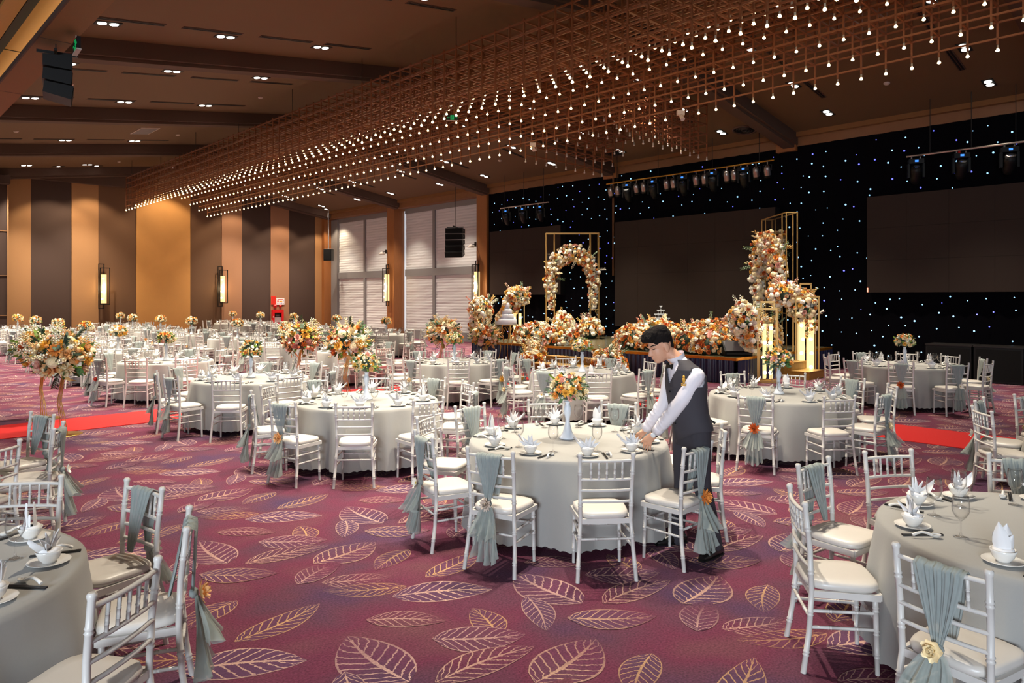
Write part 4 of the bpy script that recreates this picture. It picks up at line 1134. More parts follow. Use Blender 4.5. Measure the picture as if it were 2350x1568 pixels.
t = thing('flower_bank', 'bank of white and orange flowers on the stage by the black monitor', 'flower bank', (16.3, 9.85, .63), 0, 'stage flower banks')
bank(t, [((.0, .3, .18), (.5, .62, .50)), ((-.05, -.3, .15), (.5, .52, .42)), ((.65, .1, .33), (.45, .95, .50))], 420, 280, 52, BANK)
t = thing('flower_bank', 'orange and cream flower bank on the stage spilling over its front edge beside the steps', 'flower bank', (16.2, 15.3, .63), 0, 'stage flower banks')
bank(t, [((.1, .4, .2), (.5, .95, .42)), ((-.1, -.55, .12), (.5, .6, .40)), ((-.62, -.35, -.30), (.28, .42, .42))], 420, 290, 53, BANK, zmin=-.3, zf=-.6)
t = thing('flower_bank', 'orange flowers piled on the floor at the left end of the stage steps', 'flower bank', (15.1, 14.75, 0), 0, 'stage flower banks')
bank(t, [((0, 0, .15), (.38, .42, .35)), ((.25, .1, .35), (.25, .35, .3))], 170, 150, 54, BANK)
t = thing('flower_bank', 'orange and white flowers piled on the floor at the right end of the stage steps', 'flower bank', (15.2, 11.95, 0), 0, 'stage flower banks')
bank(t, [((0, 0, .2), (.38, .5, .42)), ((.1, .3, .3), (.3, .3, .35))], 170, 150, 55, BANK)
t = thing('flower_bank', 'pale pink and cream flowers around the foot of the rear gold arch', 'flower bank', (19.35, 16.75, .63), 0, 'stage flower banks')
bank(t, [((.0, .6, .28), (.40, .42, .62)), ((-.05, .05, .12), (.34, .6, .26)), ((.1, -.6, .25), (.40, .45, .45))], 380, 280, 56, PINK, .075, 26)

# ------------------------------------------------------------------ two gold frames with flower arches
def arch(loc, ax, label, seed, off):
    """box frame of thin gold bars; ax: direction of the frame's width"""
    ax = Vector((ax[0], ax[1], 0)).normalized(); dp = Vector((-ax.y, ax.x, 0))
    t = thing('flower_arch', label, 'flower arch', loc, 0, 'gold framed flower arches')
    W, Dp, H = .95, .30, 3.76
    def pt(x, y, z): return ax * x + dp * y + Vector((0, 0, z))
    for y in (-Dp / 2, Dp / 2):
        for x in (-W, -W + .30, W - .30, W):
            m = MB(); m.bar(pt(x, y, 0), pt(x, y, H), .024, .024); m.obj('post', 'gold_paint', t)
        m = MB(); m.bar(pt(-W, y, H), pt(W, y, H), .03, .03); m.obj('top_bar', 'gold_paint', t)
        for x in (-W, W - .30):
            for z in (.08, 1.0):
                m = MB(); m.bar(pt(x, y, z), pt(x + .30, y, z), .025, .025); m.obj('cross_bar', 'gold_paint', t)
    for x in (-W, W):
        m = MB(); m.bar(pt(x, -Dp / 2, H), pt(x, Dp / 2, H), .03, .03); m.obj('top_bar', 'gold_paint', t)
    m = MB(); q4 = [pt(-W + .02, Dp / 2, 2.75), pt(W - .02, Dp / 2, 2.75), pt(W - .02, Dp / 2, H - .03), pt(-W + .02, Dp / 2, H - .03)]; m.add(q4 + [q + dp * .006 for q in q4], [(0, 1, 2, 3), (7, 6, 5, 4), (0, 4, 5, 1), (2, 6, 7, 3)]); m.obj('acrylic_panel', 'clear_glass', t)
    m = MB(); m.tube([pt(.68 * math.cos(a), 0, 2.0 + .80 * math.sin(a)) for a in np.linspace(0, pi, 15)], .022, 6); m.obj('hoop', 'gold_paint', t)
    rr = random.Random(seed); S = Stuffer(); made = 0
    for i in range(680):
        q = rr.uniform(-.28, 1.28); a = pi * q
        if 0 <= q <= 1: c = pt(.78 * math.cos(a), off, 2.05 + .98 * math.sin(a)); th = .30 - .05 * math.cos(2 * a)
        else:
            s = (1 if q < 0 else -1); k = (-q if q < 0 else q - 1) / .28; c = pt(s * (.80 - .06 * k), off, 2.05 - 1.0 * k); th = .27 - .17 * k
        d = Vector((rr.gauss(0, 1), rr.gauss(0, 1), rr.gauss(0, 1))).normalized(); p = c + d * th * rr.uniform(.7, 1.0)
        hang = not (0 <= q <= 1)
        k, col = PINK[rr.randrange(len(PINK))] if not (hang and rr.random() < .6) else ('ball', rr.choice(['fl_cream', 'fl_white']))
        if rr.random() < .12: k, col = 'rose', rr.choice(['fl_rust', 'fl_orange', 'fl_peach'])
        M = aim(p, d, rr.uniform(0, 6), .07 * rr.uniform(.6, 1.25))
        if made < 260 and -d.dot(FWD) > -.2: new(FNAME[k], fl_data(k, col, i), t, M=M); made += 1
        else: S.put(k, col, M, i)
    for i in range(44):
        q = rr.uniform(-.25, 1.25); a = pi * max(0, min(1, q)); c = pt(.78 * math.cos(a), off, 2.05 + .98 * math.sin(a) - (0 if 0 <= q <= 1 else .8 * rr.random()))
        d = Vector((rr.gauss(0, 1), rr.gauss(0, 1), rr.gauss(.2, 1))).normalized()
        if not 0 <= q <= 1: d = (d * .4 + Vector((0, 0, -1))).normalized()
        S.put(rr.choice(['spray', 'sprig', 'spray', 'leaf']), rr.choice(['fl_cream', 'leaf_dark', 'leaf_grey', 'dry_gold', 'fl_white']), aim(c + d * .2, d, i, .15), i)
    S.obj('filler_blossoms', t)
    return t
arch((19.62, 17.15, HS + .01), RGT, 'gold frame with a full flower arch standing at the rear of the stage', 61, 0)
arch((19.75, 9.42, HS + .01), FWD, 'gold frame with a flower arch seen edge on, right end of the stage', 62, .32)

# ------------------------------------------------------------------ gold light columns
def light_column(loc, rz, label, W, D_, H, zl, caps, pan=2):
    t = thing('lantern_tower', label, 'light column', loc, rz, 'gold framed light columns')
    for x in (-W / 2, W / 2):
        for y in (-D_ / 2, D_ / 2):
            m = MB(); m.bar((x, y, 0), (x, y, H), .035, .035); m.obj('post', 'gold_paint', t)
    for z in (.04, H):
        for x in (-W / 2, W / 2): m = MB(); m.bar((x, -D_ / 2, z), (x, D_ / 2, z), .05, .05); m.obj('rail', 'gold_paint', t)
        for y in (-D_ / 2, D_ / 2): m = MB(); m.bar((-W / 2, y, z), (W / 2, y, z), .05, .05); m.obj('rail', 'gold_paint', t)
    for (w2, h2) in caps:
        for s in (-1, 1):
            m = MB(); m.bar((s * w2 / 2, 0, H), (s * w2 / 2, 0, h2), .035, .035); m.obj('stepped_bar', 'gold_paint', t)
        m = MB(); m.bar((-w2 / 2 - .017, 0, h2), (w2 / 2 + .017, 0, h2), .035, .05); m.obj('stepped_bar', 'gold_paint', t)
    for k in range(pan):
        w_ = (W - .12) / pan; x = -W / 2 + .06 + w_ * (k + .5)
        m = MB(); m.box((x, 0, (zl + .1) / 2), (w_ - .085, D_ - .12, zl - .1)); m.obj('light_panel', 'column_glow', t)
        for z in np.arange(.25, zl - .05, .36):
            m = MB(); m.ball((x + .03 * math.sin(z * 9 + k), -D_ / 2 + .055, z), .045, 8, 6, 0, (1, .4, 1)); m.obj('bulb', 'sconce_bulb', t)
    return t
yaw = math.atan2(RGT.y, RGT.x)
light_column((16.5, 8.15, 0), R(-68), 'gold light column with two lit panels at the front right stage corner', .42, .38, 1.78, 1.42, [(.30, 1.95)])
light_column((18.6, 8.14, 0), R(-56), 'gold light column with stepped top behind the side steps', .56, .4, 2.08, 1.48, [(.40, 2.26), (.26, 2.42)])
light_column((16.25, 18.35, 0), R(-40), 'gold light column at the left stage corner under pink flowers', .42, .38, 1.78, 1.42, [(.30, 1.95)])
light_column((18.0, 18.35, 0), R(-45), 'gold light column behind the wedding cake, flowers on top', .5, .4, 2.08, 1.5, [(.40, 2.26)])
def crown(loc, label, blobs, seed, pal, n=150, dry=10):
    t = thing('flower_cluster', label, 'flower cluster', loc, 0, 'flower clusters on the light columns'); bank(t, blobs, n, 140, seed, pal, .07, dry, -1, -9)
crown((16.35, 8.4, 1.30), 'pink, white and orange flower cluster on the front right light column', [((-.15, .25, .2), (.34, .34, .42)), ((.0, .1, -.25), (.28, .25, .30))], 71, PINK, 190)
crown((18.55, 8.3, 1.90), 'peach and rust flower cluster flowing down over the stepped light column', [((-.1, .35, .25), (.38, .45, .30)), ((.05, -.05, -.05), (.32, .36, .42)), ((.1, -.2, -.55), (.18, .2, .35))], 72, PINK, 230)
crown((16.25, 18.35, 1.55), 'pink and cream flower cluster on the left corner light column', [((0, 0, .1), (.4, .4, .42)), ((0, .1, -.45), (.36, .36, .45))], 73, PINK, 200)
crown((18.0, 18.35, 1.95), 'yellow and pink flower cluster above the wedding cake', [((0, 0, .15), (.45, .42, .35)), ((-.1, .2, -.15), (.3, .3, .35))], 74, PINK, 190)
crown((18.35, 9.2, .64), 'low cream flower cluster inside the right gold frame', [((.2, 0, .35), (.4, .4, .55)), ((-.1, -.1, .15), (.3, .4, .3))], 75, PINK, 200, 16)

# ------------------------------------------------------------------ wedding cake on its stand, champagne pyramid, stage gear
t = thing('cake_stand', 'round gold table with thin curved legs in front of the stage', 'cake table', (15.15, 15.95, 0))
m = MB(); m.lathe([(0, 1.215), (.36, 1.215), (.37, 1.225), (.37, 1.238), (0, 1.238)], 32); m.obj('top', 'gold_paint', t)
for k in range(4):
    a = k * pi / 2 + .5; m = MB(); m.tube([(.34 * math.cos(a), .34 * math.sin(a), 1.22), (.30 * math.cos(a), .3 * math.sin(a), .9), (.16 * math.cos(a), .16 * math.sin(a), .55), (.20 * math.cos(a), .2 * math.sin(a), .25), (.33 * math.cos(a), .33 * math.sin(a), 0)], .012, 6); m.obj('leg', 'gold', t)
    m = MB(); m.tube([(.3 * math.cos(a + .8 * q), .3 * math.sin(a + .8 * q), 1.05 + .12 * math.sin(q * 6)) for q in np.linspace(0, 2, 12)], .008, 5); m.obj('scroll', 'gold', t)
t = thing('wedding_cake', 'four tier white wedding cake with peach roses down its side', 'cake', (15.15, 15.95, 1.24))
for r, z, h in ((.33, 0, .16), (.25, .16, .15), (.185, .31, .16), (.115, .47, .19)):
    m = MB(); m.lathe([(0, z), (r, z), (r + .004, z + .01), (r, z + h - .012), (r - .012, z + h), (0, z + h)], 36); m.obj('tier', 'cake', t)
rr = random.Random(5)
for i in range(34):
    q = i / 33; r = .33 - .24 * q; a = R(165) + R(30) * q + rr.uniform(-.35, .35); p = Vector((r * math.cos(a), r * math.sin(a), .14 + .5 * q + rr.uniform(-.03, .05)))
    k, c = rr.choice([('rose', 'fl_peach'), ('rose', 'fl_cream'), ('dahlia', 'fl_yellow'), ('ball', 'fl_cream')]); new(FNAME[k], fl_data(k, c, i), t, M=aim(p, Vector((math.cos(a), math.sin(a), .5)), i, .048 * rr.uniform(.7, 1.3)))
# coupes: each glass of the pyramid is a thing; they stand on a small table behind the flowers
PYR = (18.9, 12.85)
t = thing('pyramid_table', 'small white pedestal carrying the champagne pyramid behind the flowers', 'pedestal', (PYR[0], PYR[1], HS + .003))
m = MB(); m.box((0, 0, .20), (.8, .8, .38)); m.obj('body', 'cake', t); m = MB(); m.box((0, 0, .405), (.9, .9, .03)); m.obj('top', 'gold_paint', t)
m = MB(); m.lathe([(0, .002), (.032, .002), (.030, .006), (.006, .012), (.004, .07), (.012, .08), (.048, .105), (.054, .125), (.052, .126), (.044, .106), (.004, .082)], 12); COUPE = m.data('coupe_glass', 'coupe_crystal')
z = HS + .003 + .422
for lv, nn in enumerate((6, 5, 4, 3, 2, 1)):
    for i in range(nn):
        for j in range(nn):
            if lv < 4 and 0 < i < nn - 1 and 0 < j < nn - 1: continue
            o = new('coupe_glass', COUPE, None, (PYR[0] + (i - (nn - 1) / 2) * .112, PYR[1] + (j - (nn - 1) / 2) * .112, z)); tag(o, 'clear coupe, %s pyramid layer from below, %s, %s along' % (ORD[lv], 'audience side' if i == 0 else 'curtain side' if i == nn - 1 else 'monitor side' if j == 0 else 'cake side' if j == nn - 1 else 'centre row %s' % ORD[i], ORD[j if i in (0, nn - 1) or 0 < j < nn - 1 else i]), 'glass', 'champagne pyramid, %s layer' % ORD[lv])
    z += .127
t = thing('stage_monitor', 'black wedge monitor speaker on the front stage corner', 'speaker', (16.25, 8.86, HS + .01), yaw)
m = MB(); m.add([(x, y, z) for x in (-.34, .34) for y, z in ((-.22, 0), (-.26, .12), (.02, .36), (.24, .30), (.24, 0))], [(0, 1, 2, 3, 4)[::-1], (5, 6, 7, 8, 9)] + [(i, (i + 1) % 5, (i + 1) % 5 + 5, i + 5) for i in range(5)]); m.obj('cabinet', 'black', t)
m = MB(); m.add([(-.31, -.262, .135), (.31, -.262, .135), (.31, .0, .358), (-.31, .0, .358)], [(0, 1, 2, 3)]); m.obj('grille', 'frame_grey', t)
m = MB(); m.bar((-.3, -.268, .06), (.3, -.268, .06), .02, .03); m.obj('handle', 'dark_metal', t)
def moving_head(name, label, loc, rz, hang, group, tilt=.5, ring=True):
    t = thing(name, label, 'stage light', loc, rz, group); s = -1 if hang else 1      # local -y towards the hall
    m = MB(); m.box((0, 0, s * .10), (.34, .28, .12)); m.obj('base', 'black', t)
    m = MB(); m.box((-.17, 0, s * .33), (.05, .14, .36)); m.obj('yoke', 'black', t); m = MB(); m.box((.17, 0, s * .33), (.05, .14, .36)); m.obj('yoke', 'black', t)
    m = MB(); Mx = Matrix.Translation((0, 0, s * .42)) @ Matrix.Rotation(R(90) - tilt, 4, 'X')
    m.lathe([(0, .22), (.12, .22), (.135, .1), (.13, -.12), (.08, -.26), (0, -.28)], 16, (0, 0, 0), 0, True, Mx); h = m.obj('head', 'black', t)
    m = MB(); m.lathe([(.075, .224), (.11, .224), (.11, .235), (.075, .235)], 18, (0, 0, 0), 0, True, Mx); m.obj('lens_ring', 'par_steel' if ring else 'black', h)
    m = MB(); m.lathe([(0, .235), (.075, .226)], 16, (0, 0, 0), 0, True, Mx); m.obj('lens', 'lens', h)
    m = MB(); m.box((0, -.142, s * .10), (.08, .004, .05)); m.obj('display', 'blue_screen', t)
    if hang:
        for x in (-.1, .1): m = MB(); m.box((x, 0, -.01), (.03, .05, .07)); m.obj('clamp', 'par_steel', t)
moving_head('moving_head_light', 'black moving head light standing on the stage behind the monitor', (17.6, 9.35, HS + .01), yaw, False, None, 1.2, False)
def par(label, loc, rz):
    t = thing('par_can', label, 'stage light', loc, rz, 'steel par cans on the stage pipe'); M = Matrix.Translation((0, -.02, -.27)) @ Matrix.Rotation(R(28), 4, 'X')
    m = MB(); m.lathe([(0, .17), (.05, .165), (.085, .12), (.105, .02), (.105, -.14)], 14, (0, 0, 0), 0, True, M); m.obj('body', 'par_steel', t)
    m = MB(); m.lathe([(.112, -.12), (.112, -.2), (.095, -.2), (.09, -.13), (0, -.12)], 14, (0, 0, 0), 0, True, M); m.obj('front_hood', 'black', t)
    m = MB(); m.bar((-.12, 0, -.26), (-.12, 0, -.09), .012, .03); m.bar((.12, 0, -.26), (.12, 0, -.09), .012, .03); m.bar((-.126, 0, -.09), (.126, 0, -.09), .03, .012); m.obj('bracket', 'dark_metal', t)
    m = MB(); m.box((0, 0, -.03), (.03, .05, .1)); m.obj('clamp', 'par_steel', t)
UB = 20.35
def pipe(v0, v1, z, mt, label, rods):
    t = thing('lighting_pipe', label, 'lighting pipe', (UB, (v0 + v1) / 2, z), 0, 'lighting pipes hung before the star curtain'); L = (v1 - v0) / 2
    m = MB(); m.tube([(0, -L, 0), (0, L, 0)], .026, 10); m.obj('pipe', mt, t)
    for q in rods: m = MB(); m.tube([(0, q * L, 0), (0, q * L, zc(UB) - z - .004)], .009, 5); m.obj('drop_wire', 'dark_metal', t)
pipe(9.85, 16.15, 6.15, 'bar_brass', 'long brass coloured pipe of stage lights over the middle screen', (-.85, -.35, .3, .85))
pipe(2.6, 6.25, 5.73, 'bar_steel', 'pale steel pipe of stage lights over the screen right of stage', (-.3, .2, .7))
pipe(19.0, 21.75, 5.78, 'bar_steel', 'short pale steel pipe of stage lights over the left screen', (-.8, 0, .8))
o = [x for x in bpy.data.objects if x.name.startswith('lighting_pipe')][1]
m = MB(); m.box((-.01, .62, -.15), (.02, .05, .26)); m.obj('red_strap', 'fire_red', o)
for i, v in enumerate((15.2, 14.13, 12.96, 11.88, 10.81)): moving_head('moving_head_light', 'black moving head light hanging on the brass pipe, %s from its left end' % ORD[i], (UB, v, 6.09), R(-75), True, 'moving heads on the brass pipe', .9, i in (1, 4))
for i, v in enumerate((6.03, 5.01, 4.01)): moving_head('moving_head_light', 'black moving head light on the right hand steel pipe, %s from its stage end' % ORD[i], (UB, v, 5.67), R(-65), True, 'moving heads on the right hand steel pipe', .9, i == 2)
for i, v in enumerate((21.37, 20.4, 19.43)): moving_head('moving_head_light', 'black moving head light on the short steel pipe over the left screen, %s from its outer end' % ORD[i], (UB, v, 5.72), R(-65), True, 'moving heads on the short steel pipe', .9, i == 1)
for i, v in enumerate((15.95, 15.64, 14.83, 14.52, 13.6, 13.33, 12.48, 12.17, 11.39, 11.13, 10.42, 10.06)): par('steel par can on the brass pipe, %s from its left end' % ORD[i], (UB, v, 6.12), R(-75))

# ------------------------------------------------------------------ loudspeakers, cabinets, signs, small fittings
def line_array(loc, rz, n, label, w_=.75, hang=2.0, s=1.0):
    t = thing('line_array', label, 'speaker', loc, rz, 'hanging line array speakers')    # local -y is the front
    z = 0; y = 0; a = 0
    m = MB(); m.bar((0, -.35 * s, .06), (0, .3 * s, .06), .06 * s, .05 * s); m.bar((-w_ / 2, 0, .05), (w_ / 2, 0, .05), .05 * s, .04 * s); m.obj('flying_frame', 'black', t)
    m = MB(); m.tube([(0, 0, .06), (0, 0, hang)], .012 * s, 6); m.obj('hanging_rod', 'dark_metal', t)
    for i in range(n):
        h = .26 * s; M = Matrix.Translation((0, y, z - h / 2)) @ Matrix.Rotation(a, 4, 'X')
        m = MB(); P = [M @ Vector((sx * w_ / 2, q[0] * s, q[1] * s)) for sx in (-1, 1) for q in ((-.25, -.125), (-.25, .125), (.2, .10), (.2, -.10))]
        m.add(P, [(0, 1, 2, 3), (4, 7, 6, 5), (0, 4, 5, 1), (1, 5, 6, 2), (2, 6, 7, 3), (3, 7, 4, 0)]); b = m.obj('speaker_box', 'black', t)
        m = MB(); m.box((0, 0, 0), (w_ * .94, .01, .2 * s), 0); o = m.obj('grille', 'black_matte', b); o.matrix_basis = M @ Matrix.Translation((0, -.252 * s, 0))
        m = MB(); m.box((0, 0, 0), (.012, .10 * s, .03 * s)); o = m.obj('side_latch', 'frame_grey', b); o.matrix_basis = M @ Matrix.Translation((w_ / 2 + .002, -.05 * s, 0))
        z -= h * .985; y -= .012 * s * i; a += R(4.0)
    return t
line_array((20.6, 25.0, 5.2), R(-55), 5, 'black curved line array speaker hanging before the second blind', .8, 1.90)
line_array((2.06, 10.15, 4.98), R(78), 3, 'black three box speaker cluster hanging under the lobby soffit', .40, .17, .66)
t = thing('ceiling_speaker', 'small black box speaker on a pale rod hanging at the far corner', 'speaker', (20.7, 36.4, 4.15), R(-50))
m = MB(); m.box((0, 0, .34), (.46, .38, .64)); m.obj('cabinet', 'black', t); m = MB(); m.box((0, -.195, .34), (.42, .012, .58)); m.obj('grille', 'black_matte', t)
m = MB(); m.tube([(0, 0, .66), (0, 0, 2.95)], .028, 8); m.obj('rod', 'frame_grey', t); m = MB(); m.box((0, 0, .68), (.4, .1, .03)); m.obj('bracket', 'frame_grey', t)
for i, v in enumerate((5.25, 4.2)):
    t = thing('speaker_cabinet', 'black subwoofer cabinet against the star curtain, %s' % ('nearer the stage' if i == 0 else 'nearer the frame edge'), 'speaker', (20.55, v, 0), 0, 'black subwoofers on the floor')
    m = MB(); m.box((0, 0, .44), (.75, 1.0, .84)); m.obj('cabinet', 'black', t); m = MB(); m.box((-.38, 0, .44), (.012, .92, .74)); m.obj('grille', 'black_matte', t); m = MB(); m.box((0, 0, .875), (.78, 1.03, .03)); m.obj('lid', 'dark_metal', t)

def exit_sign(loc, rz, label, rod):
    t = thing('exit_sign', label, 'exit sign', loc, rz, 'green running man exit signs')
    m = MB(); m.box((0, 0, 0), (.40, .05, .20)); m.obj('case', 'black', t); m = MB(); m.box((0, 0, -.108), (.42, .07, .02)); m.obj('sill', 'vent_white', t)
    for y, sg in ((-.027, 1), (.027, -1)):
        m = MB(); m.box((0, y, 0), (.13, .004, .165)); m.obj('door_panel', 'exit_green', t)
        f = MB(); y2 = y * 1.12
        f.ball((.012, y2, .055), .014, 8, 5, 0, (1, .2, 1)); f.bar((.005, y2, .038), (-.008, y2, -.005), .004, .022); f.bar((.0, y2, .032), (.035, y2, .012), .004, .010); f.bar((0, y2, .03), (-.032, y2, .008), .004, .010)
        f.bar((-.008, y2, -.005), (.022, y2, -.03), .004, .012); f.bar((.022, y2, -.03), (.015, y2, -.062), .004, .012); f.bar((-.008, y2, -.005), (-.03, y2, -.035), .004, .012); f.bar((-.03, y2, -.035), (-.05, y2, -.035), .004, .011)
        f.obj('running_man', 'black', t)
        for s in (-1, 1):
            f = MB(); f.bar((s * .085, y, 0), (s * .15, y, 0), .004, .014); f.add([(s * .145, y, .03), (s * .185, y, 0), (s * .145, y, -.03)], [(0, 1, 2)]); f.obj('arrow', 'exit_green', t)
    t.scale = (.72, .72, .72); rod /= .72
    m = MB(); m.tube([(.06, 0, .1), (.06, 0, rod)], .008, 5); m.obj('rod', 'gold_paint' if rod > .3 else 'vent_white', t)
exit_sign((11.6, 14.2, 6.66), yaw, 'green exit sign with running man hanging inside the long lattice', .55)
exit_sign((2.16, 9.6, 5.02), R(86), 'green exit sign hanging under the lobby soffit, seen at an angle', .14)
def sec_cam(loc, rz, label):
    t = thing('spot_camera', label, 'camera', loc, rz, 'white ceiling cameras')
    m = MB(); m.box((0, 0, 0), (.16, .10, .10)); m.obj('mount', 'vent_white', t); m = MB(); m.tube([(.0, -.03, -.06), (.02, -.12, -.17)], [.04, .05], 10); m.obj('housing', 'vent_white', t); m = MB(); m.tube([(0, 0, -.02), (0, -.03, -.07)], .02, 6); m.obj('neck', 'frame_grey', t)
sec_cam((13.63, 8.75, 6.13), yaw, 'white camera fixed to the last lattice rail above the waiter')
sec_cam((13.63, 13.3, 6.13), yaw, 'white camera fixed to the last lattice rail before the unlit lattice')
for v, lb in ((31.2, 'small white bracket spotlight on the column between the blinds'), (24.15, 'small white bracket spotlight on the column beside the stage')):
    t = thing('bracket_spotlight', lb, 'spotlight', (21.0, v, 4.35), R(-90), 'white bracket spotlights')
    m = MB(); m.lathe([(0, .08), (.07, .06), (.15, -.02), (.16, -.05), (0, -.06)], 14, (0, -.2, 0)); m.obj('dish', 'vent_white', t); m = MB(); m.bar((0, -.2, .05), (0, .08, .12), .03, .03); m.box((0, .06, .1), (.08, .05, .2)); m.obj('arm', 'dark_metal', t)
WV = WALLV - .03
t = thing('hose_cabinet', 'red fire hose cabinet with a glass door on the rose wall panel', 'fire cabinet', (18.33, WV, .55))
m = MB()
for c, d in (((-.27, -.06, .42), (.12, .14, .84)), ((.27, -.06, .42), (.12, .14, .84)), ((0, -.06, .06), (.44, .14, .12)), ((0, -.06, .76), (.44, .14, .16))): m.box(c, d)
m.obj('door_frame', 'fire_red', t); m = MB(); m.box((0, -.01, .4), (.44, .02, .6)); m.obj('back', 'black', t)
m = MB(); m.box((0, -.05, .28), (.40, .04, .28)); m.obj('hose', 'sign_white', t); m = MB(); m.box((0, -.05, .52), (.2, .04, .1)); m.obj('valve', 'frame_grey', t); m = MB(); m.box((-.29, -.135, .45), (.03, .01, .09)); m.obj('latch', 'vent_white', t)
m = MB(); m.box((0, -.125, .4), (.44, .005, .58)); m.obj('glass', 'clear_glass', t)
for x, r in ((-.13, .10), (.19, .075)):
    t = thing('alarm_bell', 'red round fire alarm %s above the hose cabinet' % ('bell' if r > .09 else 'button'), 'alarm', (18.33 + x, WV, 1.60), 0, 'red fire alarms'); m = MB(); m.lathe([(0, .1), (r * .4, .1), (r * .8, .07), (r, .03), (r, 0)], 16, (0, 0, 0), 0, True, Matrix.Rotation(R(90), 4, 'X')); m.obj('gong', 'fire_red', t); m = MB(); m.ball((0, -.1, 0), .02, 6, 5); m.obj('cap', 'fire_red', t)
t = thing('safety_sign', 'red rectangular safety notice on the rose wall panel', 'sign', (18.12, WV, 1.92)); m = MB(); m.box((0, -.01, 0), (.30, .012, .48)); m.obj('board', 'sign_red', t)
for k in range(7):
    m = MB(); m.box((0, -.018, .17 - k * .055), (.22 - .03 * (k % 3), .002, .012)); m.obj('text_line', 'fire_red', t)
t = thing('safety_sign', 'white safety notice with small coloured symbols beside the red notice', 'sign', (18.52, WV, 1.85)); m = MB(); m.box((0, -.01, 0), (.48, .012, .36)); m.obj('board', 'sign_white', t)
for x, z, c, d in ((0, .12, 'ink_red', (.34, .025)), (-.15, .02, 'ink_red', (.09, .06)), (.02, .01, 'ink_amber', (.17, .055)), (.17, .04, 'ink_blue', (.04, .1)), (-.16, -.09, 'ink_blue', (.06, .03)), (-.03, -.09, 'ink_blue', (.06, .03)), (.07, -.09, 'ink_blue', (.06, .04)), (.17, -.1, 'ink_blue', (.07, .03))):
    m = MB(); m.box((x, -.018, z), (d[0], .002, d[1])); m.obj('symbol', c, t)

# ------------------------------------------------------------------ the waiter, leaning over the table to straighten a bowl
def W3(px, py, d): return Vector((0, 0, CAMH)) + FWD * d + RGT * ((px - 1175) / FPX * d) - UP * ((py - 684) / FPX * d)
FA = (-RGT * .95 - FWD * .30).normalized(); SA = (RGT * .30 - FWD * .95).normalized()    # facing, his left
def loft(m, rings, n=20, mi=0, skip=None, cap=True):
    """rings: (centre, vector a, vector b) half axes of an ellipse"""
    V = []; F = []
    for c, a, b in rings:
        for k in range(n): t = 2 * pi * k / n; V.append(c + a * math.cos(t) + b * math.sin(t))
    for i in range(len(rings) - 1):
        for k in range(n):
            if skip and skip(i, k): continue
            F.append((i * n + k, i * n + (k + 1) % n, (i + 1) * n + (k + 1) % n, (i + 1) * n + k))
    m.add(V, F, mi, True)
    if cap: m.add(V[:n], [tuple(range(n))[::-1]], mi, True); m.add(V[-n:], [tuple(range(n))], mi, True)
    return m
def limb(m, pts, n=14, mi=0):
    """pts: (position, radius) rounded limb with smooth interpolation"""
    P = [Vector(p) for p, r in pts]; rr_ = [r for p, r in pts]; Q = []; RR = []
    for i in range(len(P) - 1):
        p0 = P[max(i - 1, 0)]; p1 = P[i]; p2 = P[i + 1]; p3 = P[min(i + 2, len(P) - 1)]
        for j in range(5):
            t = j / 5; Q.append(.5 * ((2 * p1) + (p2 - p0) * t + (2 * p0 - 5 * p1 + 4 * p2 - p3) * t * t + (3 * p1 - p0 - 3 * p2 + p3) * t ** 3)); RR.append(rr_[i] + (rr_[i + 1] - rr_[i]) * t)
    Q.append(P[-1]); RR.append(rr_[-1])
    m.tube(Q, RR, n, mi); m.ball(Q[0], RR[0] * .98, 10, 8, mi); m.ball(Q[-1], RR[-1] * .98, 10, 8, mi); return m
def remesh(o, vox, smooth=4):
    q = o.modifiers.new('skin', 'REMESH'); q.mode = 'VOXEL'; q.voxel_size = vox; q.use_smooth_shade = True
    s = o.modifiers.new('soft', 'SMOOTH'); s.iterations = smooth; s.factor = .5
    return o
TOR = [(1558, 824, .058, .064), (1563, 835, .075, .12), (1569, 846, .105, .180), (1573, 862, .125, .192), (1574, 885, .132, .188), (1576, 915, .126, .172), (1581, 945, .124, .165), (1588, 972, .130, .175), (1592, 1000, .128, .178)]
def torso(infl, i0=0, i1=None):
    return [(W3(x, y, 5.75), FA * (a + infl), SA * (b + infl)) for x, y, a, b in TOR[i0:i1]]
NSH, FSH = W3(1573, 855, 5.75) + SA * .165, W3(1570, 855, 5.75) - SA * .165
NEL, FEL = W3(1563, 922, 5.62), W3(1524, 926, 5.98)
NWR, FWR = W3(1508, 990, 5.86), W3(1483, 984, 6.12)
NHD, FHD = W3(1491, 1012, 5.93), W3(1469, 996, 6.17)
HC = W3(1514, 795, 5.76)                                    # middle of the head
HF = (FA * .93 - UP * .37).normalized(); HU = (UP * .93 + FA * .37).normalized(); HS_ = SA
def hp(f, s, u): return HC + HF * f + HS_ * s + HU * u
HM = Matrix((HF, HS_, HU)).transposed()
body = MB()
body.ball(hp(-.015, 0, .035), .1, 18, 14, 0, (1.0, .79, .93), HM); body.ball(hp(.022, 0, -.035), .1, 16, 12, 0, (.74, .64, .92), HM)
body.ball(hp(.052, 0, -.098), .034, 10, 8, 0, (1, 1.2, .8), HM); body.ball(hp(.01, 0, -.075), .06, 12, 8, 0, (1.0, .95, .75), HM)
limb(body, [(hp(.082, 0, .012), .009), (hp(.102, 0, -.020), .013), (hp(.106, 0, -.032), .0165)], 8)
for s in (-1, 1):
    body.ball(hp(.100, s * .012, -.036), .010, 8, 6); body.ball(hp(.076, s * .03, .022), .02, 8, 6, 0, (.7, 1.4, .5), HM)
    body.ball(hp(-.016, s * .080, -.010), .034, 14, 10, 0, (.72, .36, 1.08), HM); body.ball(hp(-.008, s * .080, -.040), .014, 8, 6)
